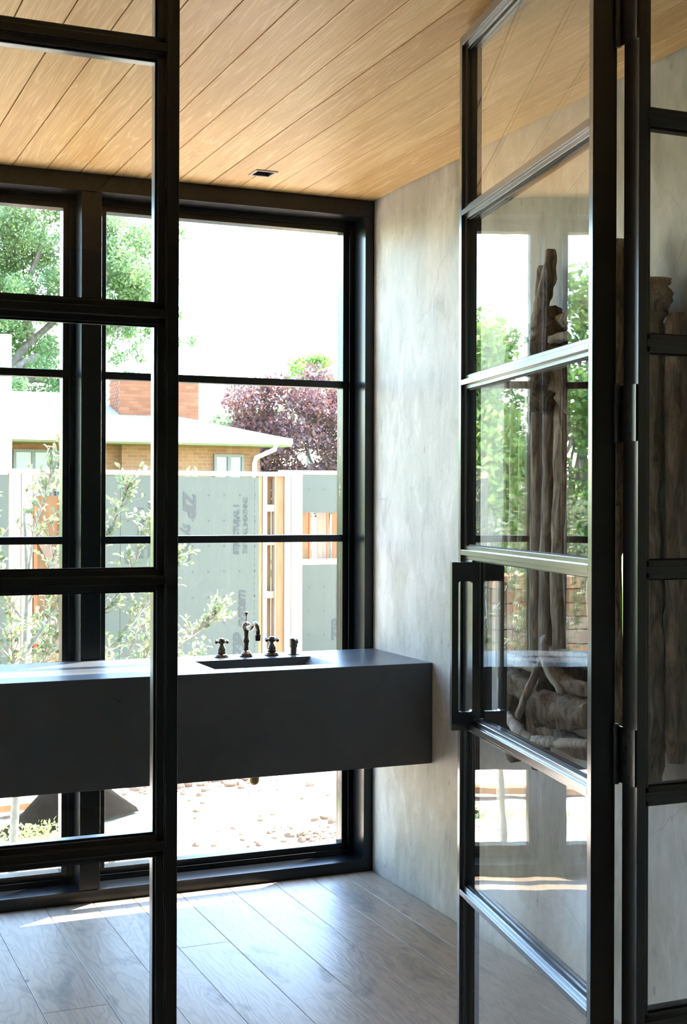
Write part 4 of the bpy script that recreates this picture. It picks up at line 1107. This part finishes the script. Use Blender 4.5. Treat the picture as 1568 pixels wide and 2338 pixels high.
TB = (1.085, 6.62, -0.32)
limbs = [
    ([(1.165, 6.70, 1.05), (1.20, 6.70, 1.35), (1.28, 6.7, 1.62), (1.36, 6.70, 1.80)], 0.008),
    ([(1.165, 6.70, 1.00), (1.30, 6.70, 1.22), (1.40, 6.7, 1.50), (1.45, 6.70, 1.70)], 0.007),
    ([(1.15, 6.70, 0.75), (1.30, 6.72, 0.95), (1.50, 6.74, 1.20), (1.62, 6.75, 1.42), (1.68, 6.75, 1.58)], 0.010),
    ([(1.14, 6.70, 0.62), (1.35, 6.75, 0.80), (1.60, 6.80, 0.98), (1.78, 6.82, 1.28), (1.83, 6.82, 1.40)], 0.010),
    ([(1.13, 6.69, 0.50), (1.40, 6.72, 0.62), (1.70, 6.75, 0.88), (1.88, 6.78, 1.12), (1.92, 6.78, 1.2)], 0.011),
    ([(1.13, 6.69, 0.40), (1.45, 6.66, 0.48), (1.80, 6.65, 0.70), (2.05, 6.66, 0.86), (2.12, 6.66, 0.93)], 0.011),
    ([(1.12, 6.68, 0.30), (1.45, 6.60, 0.36), (1.75, 6.55, 0.52), (2.02, 6.55, 0.62)], 0.009),
    ([(1.12, 6.68, 0.36), (1.5, 6.8, 0.44), (1.85, 6.9, 0.60), (2.1, 6.95, 0.68)], 0.008),
    ([(1.16, 6.70, 0.90), (1.05, 6.70, 1.08), (0.98, 6.7, 1.28), (0.95, 6.7, 1.5)], 0.008),
    ([(1.14, 6.70, 0.66), (1.0, 6.72, 0.84), (0.86, 6.74, 1.02), (0.74, 6.75, 1.3)], 0.010),
    ([(1.13, 6.69, 0.50), (0.95, 6.70, 0.62), (0.75, 6.72, 0.85), (0.60, 6.72, 1.1)], 0.010),
    ([(1.12, 6.68, 0.32), (0.92, 6.62, 0.42), (0.70, 6.58, 0.60), (0.5, 6.56, 0.8)], 0.010),
    ([(1.13, 6.69, 0.45), (1.08, 6.5, 0.62), (1.04, 6.38, 0.85), (1.02, 6.32, 1.1)], 0.008),
    ([(1.14, 6.69, 0.58), (1.22, 6.5, 0.76), (1.28, 6.42, 1.0), (1.3, 6.4, 1.2)], 0.008),
    ([(1.13, 6.69, 0.42), (1.22, 6.9, 0.56), (1.3, 7.05, 0.75), (1.33, 7.1, 1.0)], 0.008),
    ([(1.12, 6.68, 0.28), (1.2, 6.5, 0.38), (1.36, 6.36, 0.50), (1.45, 6.3, 0.7)], 0.008),
    ([(1.12, 6.68, 0.34), (1.4, 6.5, 0.42), (1.62, 6.42, 0.62), (1.72, 6.4, 0.85)], 0.009),
    ([(1.12, 6.68, 0.38), (1.42, 6.9, 0.5), (1.68, 7.0, 0.62), (1.85, 7.05, 0.85)], 0.009),
    ([(1.12, 6.68, 0.26), (1.0, 6.5, 0.36), (0.9, 6.4, 0.5), (0.84, 6.36, 0.7)], 0.008),
]
sapling('slender young tree with grey trunk and sage leaves just outside the left window', TB,
        [TB, (1.10, 6.64, 0.0), (1.12, 6.68, 0.30), (1.14, 6.69, 0.62), (1.165, 6.70, 1.05), (1.15, 6.70, 1.45)], limbs, 3, 290)
for k, (x, lab) in enumerate(((-0.45, 'pale leafy shrub behind the left half of the lumber stack'), (0.62, 'pale leafy shrub behind the right end of the lumber stack'))):
    cr = blobs(rng, (x, 13.25, 0.75), (0.5, 0.25, 0.75), 26, 0.12, 0.25, 0.95)
    tree('yard_shrub', lab, (x, 13.25, -0.3), (x, 13.25, 1.0), 0.03, cr, 'leaf', 80 + k, 3200, 0.035, 'shrubs behind the lumber stack', nbr=6, bark='youngbark')

# ------------------------------------------------------------------ small things on the ground
sf = empty('silt_fence', (1.60, 7.45, -0.3), label='slumped dark silt fence fabric on the soil behind the mullion', cat='fabric')
sv = []; nu, nv_ = 25, 9
for i in range(nu):
    u = i / (nu - 1)
    xx = 1.12 + u * 0.86
    ht = 0.34 * max(0.0, 1 - abs(u - 0.52) / 0.50) ** 1.1
    for j in range(nv_):
        t_ = j / (nv_ - 1)
        yy = 7.42 + 0.30 * u + (t_ - 0.5) * (0.10 + 0.45 * ht)
        z = -0.29 + ht * (1 - abs(2 * t_ - 1) ** 1.3) + 0.014 * noise.noise(Vector((xx * 9, t_ * 3, 0)))
        sv.append((xx, yy, z))
sfm = [(i * nv_ + j, (i + 1) * nv_ + j, (i + 1) * nv_ + j + 1, i * nv_ + j + 1) for i in range(nu - 1) for j in range(nv_ - 1)]
MB().add(sv, sfm).build('fabric', M['fabric'], sf, smooth=True)
MB().tube([(1.567, 7.56, -0.3), (1.567, 7.575, 0.05)], 0.012, 8).build('stake', M['pine'], sf)
wdc = np.random.default_rng(77)
we = empty('weed_clump', (1.33, 7.10, -0.3), label='low clump of trailing weeds beside the young tree trunk', cat='plant')
cl = [(np.array([1.30 + 0.12 * k, 7.12 + wdc.normal() * 0.05, -0.22 + wdc.normal() * 0.02]), np.array([0.10, 0.12, 0.06])) for k in range(-1, 3)]
cloud_obj('foliage', leaf_cloud(wdc, cl, 420, 0.014), M['leafbright'], we)
MB().tube([(1.28, 7.1, -0.3), (1.3, 7.12, -0.2), (1.42, 7.1, -0.19)], [0.004, 0.003, 0.002], 5).build('stem', M['twig'], we)
gr = empty('grass_tuft', (0.78, 7.25, -0.3), label='small bright grass tuft on the soil left of the young tree', cat='plant')
gm = MB(); r3 = random.Random(5)
for _ in range(140):
    x, y = 0.78 + r3.gauss(0, 0.14), 7.3 + r3.gauss(0, 0.10); hh = r3.uniform(0.04, 0.11); dx, dy = r3.gauss(0, 0.03), r3.gauss(0, 0.03)
    gm.add([(x - 0.003, y, -0.30), (x + 0.003, y, -0.30), (x + dx, y + dy, -0.30 + hh)], [(0, 1, 2)])
tag(gm.build('blades', M['leafbright'], gr, recalc=False), kind='stuff')
bd_ = MB().bar((0.35, 7.85, -0.262), (1.42, 7.95, -0.262), 0.09, 0.038).build('ground_board', M['pine'])
tag(bd_, 'single pine board lying on the soil behind the young tree', 'board')
# lumber stacked at the left of the yard
r4 = random.Random(2)
nth = ['bottom', 'second lowest', 'third lowest', 'fourth lowest', 'middle', 'fourth highest', 'third highest', 'second highest', 'topmost']
for j in range(9):
    z = -0.29 + j * 0.125; x0 = -2.4 + r4.uniform(-0.15, 0.15)
    o = MB().box(x0, x0 + 3.4 + r4.uniform(-0.2, 0.2), 12.0 + r4.uniform(0, 0.04), 12.6, z, z + 0.118).build('lumber_board', M[('pine', 'pinelight', 'ply')[r4.randrange(3)]], bevel=0.004)
    tag(o, nth[j] + ' pine board of the lumber stack at the left of the yard', 'board', 'boards of the lumber stack')
